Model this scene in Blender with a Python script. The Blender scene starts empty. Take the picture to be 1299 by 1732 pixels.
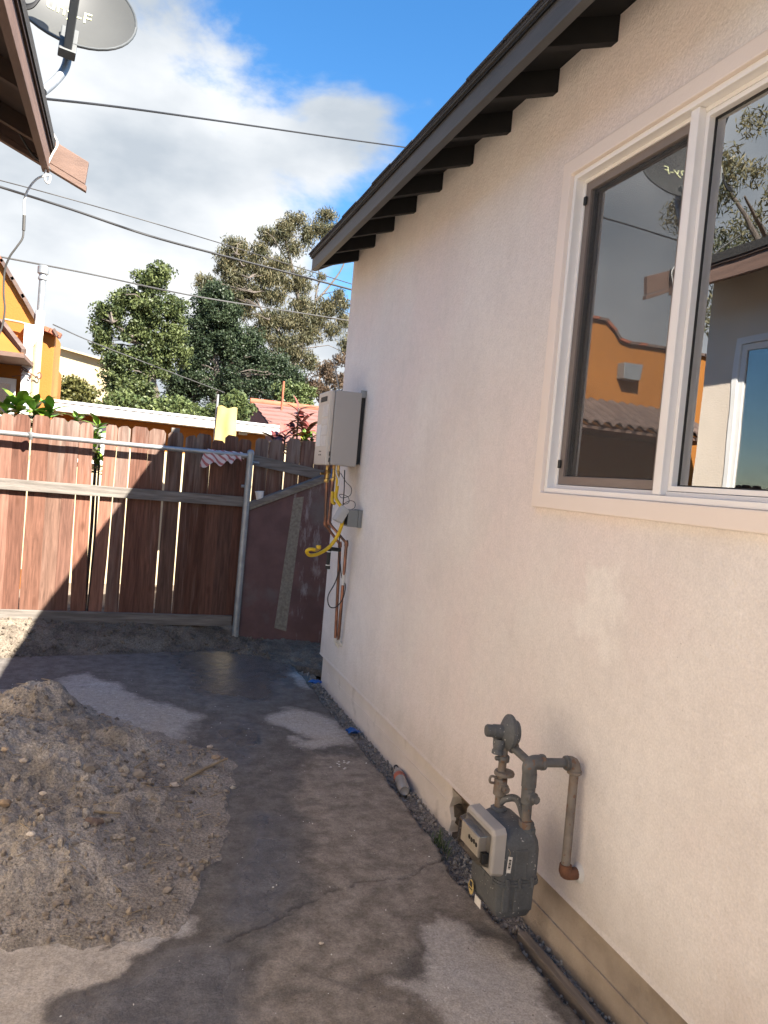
import bpy, bmesh, math, random
import numpy as np
from mathutils import Vector, Matrix
random.seed(7); RNG = np.random.default_rng(11)
R = math.radians
scene = bpy.context.scene

# ------------------------------------------------------------------ camera
F_PX, PW, PH = 1300.0, 1299.0, 1732.0          # photo size the measurements were taken at
ROLL, PITCH, YAW = R(5.1), R(-2.3), R(18.9)
CAM = Vector((0, 0, 1.6))
fwd = Vector((math.sin(YAW)*math.cos(PITCH), math.cos(YAW)*math.cos(PITCH), math.sin(PITCH)))
rgt0 = Vector((math.cos(YAW), -math.sin(YAW), 0)); up0 = rgt0.cross(fwd)
rgt = rgt0*math.cos(ROLL) + up0*math.sin(ROLL); upv = up0*math.cos(ROLL) - rgt0*math.sin(ROLL)
cam = bpy.data.cameras.new('camera'); camo = bpy.data.objects.new('camera', cam)
scene.collection.objects.link(camo); scene.camera = camo
cam.sensor_fit = 'HORIZONTAL'; cam.sensor_width = 36; cam.lens = 36*F_PX/PW
cam.clip_start = 0.05; cam.clip_end = 3000
camo.matrix_world = Matrix(((rgt.x, upv.x, -fwd.x, CAM.x), (rgt.y, upv.y, -fwd.y, CAM.y), (rgt.z, upv.z, -fwd.z, CAM.z), (0, 0, 0, 1)))
def ray(px, py): return rgt*((px-PW/2)/F_PX) - upv*((py-PH/2)/F_PX) + fwd
def aX(px, py, X): r = ray(px, py); return CAM + r*((X-CAM.x)/r.x)
def aY(px, py, Y): r = ray(px, py); return CAM + r*((Y-CAM.y)/r.y)
def aZ(px, py, Z): r = ray(px, py); return CAM + r*((Z-CAM.z)/r.z)

# ------------------------------------------------------------------ sky, sun, exposure
SUN = Vector((0.592, -0.95, 1.0)).normalized()
world = bpy.data.worlds.new('World'); scene.world = world; world.use_nodes = True
wn, wl = world.node_tree.nodes, world.node_tree.links
wn.clear()
def N(tree, t, **k):
    n = tree.nodes.new(t)
    for a, b in k.items():
        if a.startswith('i_'): n.inputs[int(a[2:])].default_value = b
        else: setattr(n, a, b)
    return n
WT = world.node_tree
sky = N(WT, 'ShaderNodeTexSky', sky_type='NISHITA', sun_disc=False)
sky.sun_elevation = math.asin(SUN.z); sky.sun_rotation = math.atan2(SUN.x, SUN.y)
sky.air_density = 1.0; sky.dust_density = 0.4; sky.ozone_density = 2.5
tc = N(WT, 'ShaderNodeTexCoord')
hs = N(WT, 'ShaderNodeHueSaturation'); hs.inputs['Saturation'].default_value = 1.3; hs.inputs['Value'].default_value = .66
wl.new(sky.outputs[0], hs.inputs['Color'])
# cloud bank: fractal noise over direction, thicker around the bank in the north-west
CB = ray(95, 520).normalized()
mp = N(WT, 'ShaderNodeMapping'); mp.inputs['Scale'].default_value = (1, 1, 1.9); mp.inputs['Location'].default_value = (3.1, 1.4, 0.2)
wl.new(tc.outputs['Generated'], mp.inputs[0])
nz = N(WT, 'ShaderNodeTexNoise'); nz.inputs['Scale'].default_value = 2.6; nz.inputs['Detail'].default_value = 9; nz.inputs['Roughness'].default_value = 0.56; nz.inputs['Distortion'].default_value = 0.25
wl.new(mp.outputs[0], nz.inputs['Vector'])
dt = N(WT, 'ShaderNodeVectorMath', operation='DOT_PRODUCT'); dt.inputs[1].default_value = CB
wl.new(tc.outputs['Generated'], dt.inputs[0])
mr = N(WT, 'ShaderNodeMapRange'); mr.inputs[1].default_value = 0.89; mr.inputs[2].default_value = 0.985; mr.inputs[3].default_value = -0.27; mr.inputs[4].default_value = 0.34
dt2 = N(WT, 'ShaderNodeVectorMath', operation='DOT_PRODUCT'); dt2.inputs[1].default_value = Vector((-.70, .74, .16)).normalized(); wl.new(tc.outputs['Generated'], dt2.inputs[0])
mxx = N(WT, 'ShaderNodeMath', operation='MAXIMUM'); wl.new(dt.outputs['Value'], mxx.inputs[0]); wl.new(dt2.outputs['Value'], mxx.inputs[1])
wl.new(mxx.outputs[0], mr.inputs[0])
ad = N(WT, 'ShaderNodeMath', operation='MULTIPLY_ADD'); wl.new(nz.outputs[0], ad.inputs[0]); ad.inputs[1].default_value = 1.25; wl.new(mr.outputs[0], ad.inputs[2])
cm = N(WT, 'ShaderNodeMapRange', interpolation_type='SMOOTHSTEP'); cm.inputs[1].default_value = 0.55; cm.inputs[2].default_value = 0.70; wl.new(ad.outputs[0], cm.inputs[0])
nz2 = N(WT, 'ShaderNodeTexNoise'); nz2.inputs['Scale'].default_value = 4.2; nz2.inputs['Detail'].default_value = 6; wl.new(mp.outputs[0], nz2.inputs['Vector'])
cr = N(WT, 'ShaderNodeValToRGB'); cr.color_ramp.elements[0].position = .34; cr.color_ramp.elements[1].position = .66
cr.color_ramp.elements[0].color = (1.42, 1.58, 1.76, 1); cr.color_ramp.elements[1].color = (2.65, 2.7, 2.75, 1)
wl.new(nz2.outputs[0], cr.inputs[0])
mx = N(WT, 'ShaderNodeMix', data_type='RGBA'); wl.new(cm.outputs[0], mx.inputs[0]); wl.new(hs.outputs[0], mx.inputs[6]); wl.new(cr.outputs[0], mx.inputs[7])
bg = N(WT, 'ShaderNodeBackground'); bg.inputs[1].default_value = 0.075
wo = N(WT, 'ShaderNodeOutputWorld'); wl.new(mx.outputs[2], bg.inputs[0]); wl.new(bg.outputs[0], wo.inputs[0])
sl = bpy.data.lights.new('sun', 'SUN'); sl.energy = 4.2; sl.angle = R(0.53); sl.color = (1, 0.93, 0.83)
so = bpy.data.objects.new('sun', sl); scene.collection.objects.link(so); so.location = (8, -12, 14)
so.rotation_euler = SUN.to_track_quat('Z', 'Y').to_euler()
vs = scene.view_settings; vs.view_transform = 'Standard'; vs.look = 'None'; vs.gamma = 1; vs.use_curve_mapping = False
vs.exposure = 2.5
scene.render.engine = 'CYCLES'
scene.cycles.max_bounces = 10; scene.cycles.diffuse_bounces = 5; scene.cycles.glossy_bounces = 5; scene.cycles.transparent_max_bounces = 12
scene.cycles.sample_clamp_indirect = 6.0; scene.cycles.caustics_reflective = False; scene.cycles.caustics_refractive = False

# ------------------------------------------------------------------ materials
MATS = {}
def grain_mul(t, vec, col, scale, lo, hi):
    L = t.links; n = N(t, 'ShaderNodeTexNoise'); n.inputs['Scale'].default_value = scale; n.inputs['Detail'].default_value = 3; n.inputs['Roughness'].default_value = .7; L.new(vec, n.inputs['Vector'])
    q = N(t, 'ShaderNodeMapRange'); q.inputs[1].default_value = .33; q.inputs[2].default_value = .67; q.inputs[3].default_value = lo; q.inputs[4].default_value = hi; L.new(n.outputs[0], q.inputs[0])
    v = N(t, 'ShaderNodeVectorMath', operation='SCALE'); L.new(col, v.inputs[0]); L.new(q.outputs[0], v.inputs['Scale']); return v.outputs[0]
def pmat(name, c1, c2=None, scale=6.0, detail=5, rough=.8, metal=0.0, bump=0.0, bscale=60.0, stretch=(1, 1, 1), spec=.4, c3=None, s3=1.2, usecolor=False, pos=(.35, .68), bdist=.01, rnd=0.0, w3=(.45, .65), grain=None):
    """procedural principled material: two-tone noise, optional broad third tone, fine bump"""
    if name in MATS: return MATS[name]
    m = bpy.data.materials.new(name); m.use_nodes = True; t = m.node_tree; L = t.links
    b = t.nodes['Principled BSDF']; b.inputs['Roughness'].default_value = rough; b.inputs['Metallic'].default_value = metal
    b.inputs['Specular IOR Level'].default_value = spec
    tc = N(t, 'ShaderNodeTexCoord'); mp = N(t, 'ShaderNodeMapping'); mp.inputs['Scale'].default_value = stretch
    L.new(tc.outputs['Object'], mp.inputs[0]); vec = mp.outputs[0]
    oi = N(t, 'ShaderNodeObjectInfo')
    if rnd:
        sc = N(t, 'ShaderNodeVectorMath', operation='SCALE'); cx = N(t, 'ShaderNodeCombineXYZ')
        for i in range(3): L.new(oi.outputs['Random'], cx.inputs[i])
        L.new(cx.outputs[0], sc.inputs[0]); sc.inputs['Scale'].default_value = 37.0
        av = N(t, 'ShaderNodeVectorMath', operation='ADD'); L.new(vec, av.inputs[0]); L.new(sc.outputs[0], av.inputs[1]); vec = av.outputs[0]
    n = N(t, 'ShaderNodeTexNoise'); n.inputs['Scale'].default_value = scale; n.inputs['Detail'].default_value = detail; L.new(vec, n.inputs['Vector'])
    c2 = c2 or tuple(x*.8 for x in c1)
    r = N(t, 'ShaderNodeValToRGB'); r.color_ramp.elements[0].position, r.color_ramp.elements[1].position = pos
    r.color_ramp.elements[0].color = (*c2, 1); r.color_ramp.elements[1].color = (*c1, 1); L.new(n.outputs[0], r.inputs[0])
    col = r.outputs[0]
    if c3:
        n3 = N(t, 'ShaderNodeTexNoise'); n3.inputs['Scale'].default_value = s3; n3.inputs['Detail'].default_value = 6; L.new(vec, n3.inputs['Vector'])
        q = N(t, 'ShaderNodeMapRange'); q.inputs[1].default_value, q.inputs[2].default_value = w3; L.new(n3.outputs[0], q.inputs[0])
        x = N(t, 'ShaderNodeMix', data_type='RGBA'); L.new(q.outputs[0], x.inputs[0]); L.new(col, x.inputs[6]); x.inputs[7].default_value = (*c3, 1); col = x.outputs[2]
    if usecolor:
        x = N(t, 'ShaderNodeMix', data_type='RGBA', blend_type='MULTIPLY'); x.inputs[0].default_value = 1; L.new(col, x.inputs[6]); L.new(oi.outputs['Color'], x.inputs[7]); col = x.outputs[2]
    if grain: col = grain_mul(t, vec, col, *grain)
    L.new(col, b.inputs['Base Color'])
    if bump:
        nb = N(t, 'ShaderNodeTexNoise'); nb.inputs['Scale'].default_value = bscale; nb.inputs['Detail'].default_value = 4; L.new(vec, nb.inputs['Vector'])
        bp = N(t, 'ShaderNodeBump'); bp.inputs['Strength'].default_value = bump; bp.inputs['Distance'].default_value = bdist
        L.new(nb.outputs[0], bp.inputs['Height']); L.new(bp.outputs[0], b.inputs['Normal'])
    MATS[name] = m; return m

def glass_mat(name, tint=(.9, .95, .93), ior=1.5, k=(4.0, .26)):
    m = bpy.data.materials.new(name); m.use_nodes = True; t = m.node_tree; L = t.links; t.nodes.clear()
    o = N(t, 'ShaderNodeOutputMaterial'); g = N(t, 'ShaderNodeBsdfGlossy'); g.inputs['Roughness'].default_value = 0.0
    tr = N(t, 'ShaderNodeBsdfTransparent'); tr.inputs[0].default_value = (*tint, 1)
    fr = N(t, 'ShaderNodeFresnel'); fr.inputs[0].default_value = ior
    ml = N(t, 'ShaderNodeMath', operation='MULTIPLY_ADD'); ml.inputs[1].default_value, ml.inputs[2].default_value = k; ml.use_clamp = True
    L.new(fr.outputs[0], ml.inputs[0])
    mx = N(t, 'ShaderNodeMixShader'); L.new(ml.outputs[0], mx.inputs[0]); L.new(tr.outputs[0], mx.inputs[1]); L.new(g.outputs[0], mx.inputs[2])
    nb = N(t, 'ShaderNodeTexNoise'); nb.inputs['Scale'].default_value = 3.0; tc = N(t, 'ShaderNodeTexCoord'); L.new(tc.outputs['Object'], nb.inputs['Vector'])
    bp = N(t, 'ShaderNodeBump'); bp.inputs['Strength'].default_value = .02; bp.inputs['Distance'].default_value = .02; L.new(nb.outputs[0], bp.inputs['Height']); L.new(bp.outputs[0], g.inputs['Normal'])
    L.new(mx.outputs[0], o.inputs[0]); return m
def leaf_mat(name, c1, c2, scale=1.3, rough=.5):
    m = bpy.data.materials.new(name); m.use_nodes = True; t = m.node_tree; L = t.links
    b = t.nodes['Principled BSDF']; b.inputs['Roughness'].default_value = rough; b.inputs['Specular IOR Level'].default_value = .3
    at = N(t, 'ShaderNodeAttribute', attribute_name='tone')
    r = N(t, 'ShaderNodeMix', data_type='RGBA'); r.inputs[6].default_value = (*c2, 1); r.inputs[7].default_value = (*c1, 1)
    L.new(at.outputs['Fac'], r.inputs[0]); L.new(r.outputs[2], b.inputs['Base Color'])
    tl = N(t, 'ShaderNodeBsdfTranslucent'); L.new(r.outputs[2], tl.inputs[0])
    mx = N(t, 'ShaderNodeMixShader'); mx.inputs[0].default_value = .28
    o = t.nodes['Material Output']; L.new(b.outputs[0], mx.inputs[1]); L.new(tl.outputs[0], mx.inputs[2]); L.new(mx.outputs[0], o.inputs[0]); return m

def stucco_mat(name):
    m = pmat(name, (.79, .745, .705), (.725, .672, .635), scale=1.9, detail=8, rough=.92, spec=.2, c3=(.77, .69, .655), s3=1.1, w3=(.46, .62))
    t = m.node_tree; L = t.links; b = t.nodes['Principled BSDF']
    tc = N(t, 'ShaderNodeTexCoord')
    # trowelled patch, paler and rougher
    old = b.inputs['Base Color'].links[0].from_socket
    wn_ = N(t, 'ShaderNodeTexNoise'); wn_.inputs['Scale'].default_value = 7; wn_.inputs['Detail'].default_value = 6; L.new(tc.outputs['Object'], wn_.inputs['Vector'])
    sub = N(t, 'ShaderNodeVectorMath', operation='SUBTRACT'); sub.inputs[1].default_value = aX(1015, 1035, 1.57); L.new(tc.outputs['Object'], sub.inputs[0])
    ln = N(t, 'ShaderNodeVectorMath', operation='LENGTH'); L.new(sub.outputs[0], ln.inputs[0])
    a = N(t, 'ShaderNodeMath', operation='MULTIPLY_ADD'); a.inputs[1].default_value = -.42; L.new(wn_.outputs[0], a.inputs[0]); L.new(ln.outputs['Value'], a.inputs[2])
    q = N(t, 'ShaderNodeMapRange'); q.inputs[1].default_value = -.05; q.inputs[2].default_value = -.11; L.new(a.outputs[0], q.inputs[0])
    x = N(t, 'ShaderNodeMix', data_type='RGBA'); L.new(q.outputs[0], x.inputs[0]); L.new(old, x.inputs[6]); x.inputs[7].default_value = (.82, .775, .73, 1)
    # vertical roller streaks, greyish
    mp = N(t, 'ShaderNodeMapping'); mp.inputs['Scale'].default_value = (3, 3, 1.9); L.new(tc.outputs['Object'], mp.inputs[0])
    st = N(t, 'ShaderNodeTexNoise'); st.inputs['Scale'].default_value = 1.5; st.inputs['Detail'].default_value = 7; st.inputs['Roughness'].default_value = .65; L.new(mp.outputs[0], st.inputs['Vector'])
    q2 = N(t, 'ShaderNodeMapRange'); q2.inputs[1].default_value = .5; q2.inputs[2].default_value = .72; q2.inputs[4].default_value = .5; L.new(st.outputs[0], q2.inputs[0])
    x2 = N(t, 'ShaderNodeMix', data_type='RGBA'); L.new(q2.outputs[0], x2.inputs[0]); L.new(x.outputs[2], x2.inputs[6]); x2.inputs[7].default_value = (.66, .615, .585, 1)
    # specks
    vo = N(t, 'ShaderNodeTexNoise'); vo.inputs['Scale'].default_value = 95; vo.inputs['Detail'].default_value = 3; L.new(tc.outputs['Object'], vo.inputs['Vector'])
    q3 = N(t, 'ShaderNodeMapRange'); q3.inputs[1].default_value = .30; q3.inputs[2].default_value = .24; q3.inputs[4].default_value = .5; L.new(vo.outputs[0], q3.inputs[0])
    x3 = N(t, 'ShaderNodeMix', data_type='RGBA'); L.new(q3.outputs[0], x3.inputs[0]); L.new(x2.outputs[2], x3.inputs[6]); x3.inputs[7].default_value = (.42, .36, .32, 1)
    gcol = grain_mul(t, tc.outputs['Object'], x3.outputs[2], 130, .90, 1.06); gcol = grain_mul(t, tc.outputs['Object'], gcol, 26, .965, 1.03)
    # splash dirt just above the ground line
    sz = N(t, 'ShaderNodeSeparateXYZ'); L.new(tc.outputs['Object'], sz.inputs[0])
    zn = N(t, 'ShaderNodeMath', operation='MULTIPLY_ADD'); zn.inputs[1].default_value = -.5; L.new(st.outputs[0], zn.inputs[0]); L.new(sz.outputs['Z'], zn.inputs[2])
    q4 = N(t, 'ShaderNodeMapRange'); q4.inputs[1].default_value = .20; q4.inputs[2].default_value = -.10; q4.inputs[4].default_value = .45; L.new(zn.outputs[0], q4.inputs[0])
    x4 = N(t, 'ShaderNodeMix', data_type='RGBA'); L.new(q4.outputs[0], x4.inputs[0]); L.new(gcol, x4.inputs[6]); x4.inputs[7].default_value = (.50, .435, .37, 1)
    L.new(x4.outputs[2], b.inputs['Base Color'])
    b1 = N(t, 'ShaderNodeBump'); b1.inputs['Strength'].default_value = .75; b1.inputs['Distance'].default_value = .005
    b2 = N(t, 'ShaderNodeBump'); b2.inputs['Strength'].default_value = .25; b2.inputs['Distance'].default_value = .015
    n1 = N(t, 'ShaderNodeTexNoise'); n1.inputs['Scale'].default_value = 75; n1.inputs['Detail'].default_value = 5; L.new(tc.outputs['Object'], n1.inputs['Vector'])
    n2 = N(t, 'ShaderNodeTexNoise'); n2.inputs['Scale'].default_value = 9; n2.inputs['Detail'].default_value = 4; L.new(tc.outputs['Object'], n2.inputs['Vector'])
    L.new(n1.outputs[0], b1.inputs['Height']); L.new(n2.outputs[0], b2.inputs['Height']); L.new(b2.outputs[0], b1.inputs['Normal']); L.new(b1.outputs[0], b.inputs['Normal'])
    return m

def plank_mat(name):
    """stained and weathered fence timber; object colour is the stain, grey comes in by noise and towards the exposed tops"""
    m = bpy.data.materials.new(name); m.use_nodes = True; t = m.node_tree; L = t.links; b = t.nodes['Principled BSDF']
    b.inputs['Roughness'].default_value = .85; b.inputs['Specular IOR Level'].default_value = .2
    tc = N(t, 'ShaderNodeTexCoord'); oi = N(t, 'ShaderNodeObjectInfo'); cx = N(t, 'ShaderNodeCombineXYZ')
    ml = N(t, 'ShaderNodeMath', operation='MULTIPLY'); ml.inputs[1].default_value = 53.0; L.new(oi.outputs['Random'], ml.inputs[0])
    for i in range(3): L.new(ml.outputs[0], cx.inputs[i])
    av = N(t, 'ShaderNodeVectorMath', operation='ADD'); L.new(tc.outputs['Object'], av.inputs[0]); L.new(cx.outputs[0], av.inputs[1])
    mp = N(t, 'ShaderNodeMapping'); mp.inputs['Scale'].default_value = (22, 22, 1.6); L.new(av.outputs[0], mp.inputs[0])
    g = N(t, 'ShaderNodeTexNoise'); g.inputs['Scale'].default_value = 2.2; g.inputs['Detail'].default_value = 7; g.inputs['Roughness'].default_value = .6; g.inputs['Distortion'].default_value = .6; L.new(mp.outputs[0], g.inputs['Vector'])
    r = N(t, 'ShaderNodeMapRange'); r.inputs[1].default_value = .3; r.inputs[2].default_value = .7; r.inputs[3].default_value = .55; r.inputs[4].default_value = 1.25; L.new(g.outputs[0], r.inputs[0])
    c = N(t, 'ShaderNodeVectorMath', operation='SCALE'); L.new(oi.outputs['Color'], c.inputs[0]); L.new(r.outputs[0], c.inputs['Scale'])
    # knots
    mk = N(t, 'ShaderNodeMapping'); mk.inputs['Scale'].default_value = (9, 9, 3.4); L.new(av.outputs[0], mk.inputs[0])
    vo = N(t, 'ShaderNodeTexVoronoi'); vo.inputs['Scale'].default_value = .8; L.new(mk.outputs[0], vo.inputs['Vector'])
    k = N(t, 'ShaderNodeMapRange'); k.inputs[1].default_value = .16; k.inputs[2].default_value = .05; k.inputs[4].default_value = .75; L.new(vo.outputs['Distance'], k.inputs[0])
    xk = N(t, 'ShaderNodeMix', data_type='RGBA'); L.new(k.outputs[0], xk.inputs[0]); L.new(c.outputs[0], xk.inputs[6]); xk.inputs[7].default_value = (.09, .04, .025, 1)
    # grey weathering
    sx = N(t, 'ShaderNodeSeparateXYZ'); L.new(tc.outputs['Object'], sx.inputs[0])
    wn1 = N(t, 'ShaderNodeTexNoise'); wn1.inputs['Scale'].default_value = 1.1; wn1.inputs['Detail'].default_value = 5; L.new(mp.outputs[0], wn1.inputs['Vector'])
    hh = N(t, 'ShaderNodeMapRange'); hh.inputs[1].default_value = 1.15; hh.inputs[2].default_value = 1.85; hh.inputs[4].default_value = .34; L.new(sx.outputs['Z'], hh.inputs[0])
    aw = N(t, 'ShaderNodeMath', operation='ADD'); L.new(wn1.outputs[0], aw.inputs[0]); L.new(hh.outputs[0], aw.inputs[1])
    al = N(t, 'ShaderNodeMath', operation='ADD'); L.new(aw.outputs[0], al.inputs[0]); L.new(oi.outputs['Alpha'], al.inputs[1])
    w = N(t, 'ShaderNodeMapRange'); w.inputs[1].default_value = 1.38; w.inputs[2].default_value = 1.85; w.inputs[4].default_value = .8; L.new(al.outputs[0], w.inputs[0])
    gr = N(t, 'ShaderNodeVectorMath', operation='SCALE'); gr.inputs[0].default_value = (.24, .195, .165); L.new(r.outputs[0], gr.inputs['Scale'])
    xw = N(t, 'ShaderNodeMix', data_type='RGBA'); L.new(w.outputs[0], xw.inputs[0]); L.new(xk.outputs[2], xw.inputs[6]); L.new(gr.outputs[0], xw.inputs[7])
    L.new(xw.outputs[2], b.inputs['Base Color'])
    bp = N(t, 'ShaderNodeBump'); bp.inputs['Strength'].default_value = .45; bp.inputs['Distance'].default_value = .004; L.new(g.outputs[0], bp.inputs['Height']); L.new(bp.outputs[0], b.inputs['Normal'])
    return m

def slab_mat(name):
    m = bpy.data.materials.new(name); m.use_nodes = True; t = m.node_tree; L = t.links; b = t.nodes['Principled BSDF']; b.inputs['Specular IOR Level'].default_value = .5
    tc = N(t, 'ShaderNodeTexCoord'); P = tc.outputs['Object']
    def noise(s, d=6, rgh=.55):
        n = N(t, 'ShaderNodeTexNoise'); n.inputs['Scale'].default_value = s; n.inputs['Detail'].default_value = d; n.inputs['Roughness'].default_value = rgh; L.new(P, n.inputs['Vector']); return n.outputs[0]
    def att(nm): return N(t, 'ShaderNodeAttribute', attribute_name=nm).outputs['Fac']
    def mapr(v, a, bb, c=0., d=1.):
        q = N(t, 'ShaderNodeMapRange'); q.inputs[1].default_value = a; q.inputs[2].default_value = bb; q.inputs[3].default_value = c; q.inputs[4].default_value = d; L.new(v, q.inputs[0]); return q.outputs[0]
    def mix(f, a, bb):
        x = N(t, 'ShaderNodeMix', data_type='RGBA'); L.new(f, x.inputs[0])
        for i, v in ((6, a), (7, bb)):
            if isinstance(v, tuple): x.inputs[i].default_value = (*v, 1)
            else: L.new(v, x.inputs[i])
        return x.outputs[2]
    def add(a, bb, k=1.0):
        x = N(t, 'ShaderNodeMath', operation='MULTIPLY_ADD'); L.new(bb, x.inputs[0]); x.inputs[1].default_value = k; L.new(a, x.inputs[2]); return x.outputs[0]
    big, mid, fine = noise(2.2, 8), noise(11, 7, .65), noise(160, 3, .7)
    dry = mix(mapr(mid, .35, .68), (.37, .32, .265), (.54, .475, .405))
    dry = mix(mapr(big, .42, .62), dry, (.45, .41, .37))
    mudc = mix(mapr(mid, .35, .7), (.18, .15, .12), (.35, .298, .245))
    greyc = mix(mapr(mid, .35, .7), (.10, .089, .079), (.19, .172, .154))
    wetc = mix(mapr(add(add(att('mud'), big, .6), mid, .25), .60, 1.10), greyc, mudc)
    w0 = add(add(add(att('wet'), mid, .55), fine, .14), noise(34, 5, .7), .35)
    wet = mapr(w0, .82, 1.14)
    rim = N(t, 'ShaderNodeMath', operation='MULTIPLY'); L.new(mapr(w0, .95, 1.12), rim.inputs[0]); L.new(mapr(w0, 1.55, 1.18, 0, .4), rim.inputs[1])
    col = mix(rim.outputs[0], mix(wet, dry, wetc), (.075, .056, .042))
    col = mix(mapr(add(att('crack'), mid, .3), .42, 1.15, 0, .65), col, (.06, .048, .038))
    col = grain_mul(t, P, col, 140, .74, 1.2); col = grain_mul(t, P, col, 38, .86, 1.1)
    sp = mapr(fine, .64, .72, 0, .55)
    col = mix(sp, col, (.30, .265, .225))
    ds = mapr(noise(60, 2), .69, .74, 0, .6); col = mix(ds, col, (.035, .03, .026))
    L.new(col, b.inputs['Base Color'])
    rr = N(t, 'ShaderNodeMath', operation='MULTIPLY'); L.new(wet, rr.inputs[0]); L.new(mapr(add(att('puddle'), mid, .5), .55, 1.15, .06, .76), rr.inputs[1])
    ro = N(t, 'ShaderNodeMath', operation='SUBTRACT'); ro.inputs[0].default_value = .92; L.new(rr.outputs[0], ro.inputs[1]); L.new(ro.outputs[0], b.inputs['Roughness'])
    b1 = N(t, 'ShaderNodeBump'); b1.inputs['Strength'].default_value = .5; b1.inputs['Distance'].default_value = .006; L.new(noise(70, 6, .7), b1.inputs['Height'])
    b2 = N(t, 'ShaderNodeBump'); b2.inputs['Strength'].default_value = .4; b2.inputs['Distance'].default_value = .02; L.new(mid, b2.inputs['Height']); L.new(b2.outputs[0], b1.inputs['Normal']); L.new(b1.outputs[0], b.inputs['Normal'])
    return m

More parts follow.
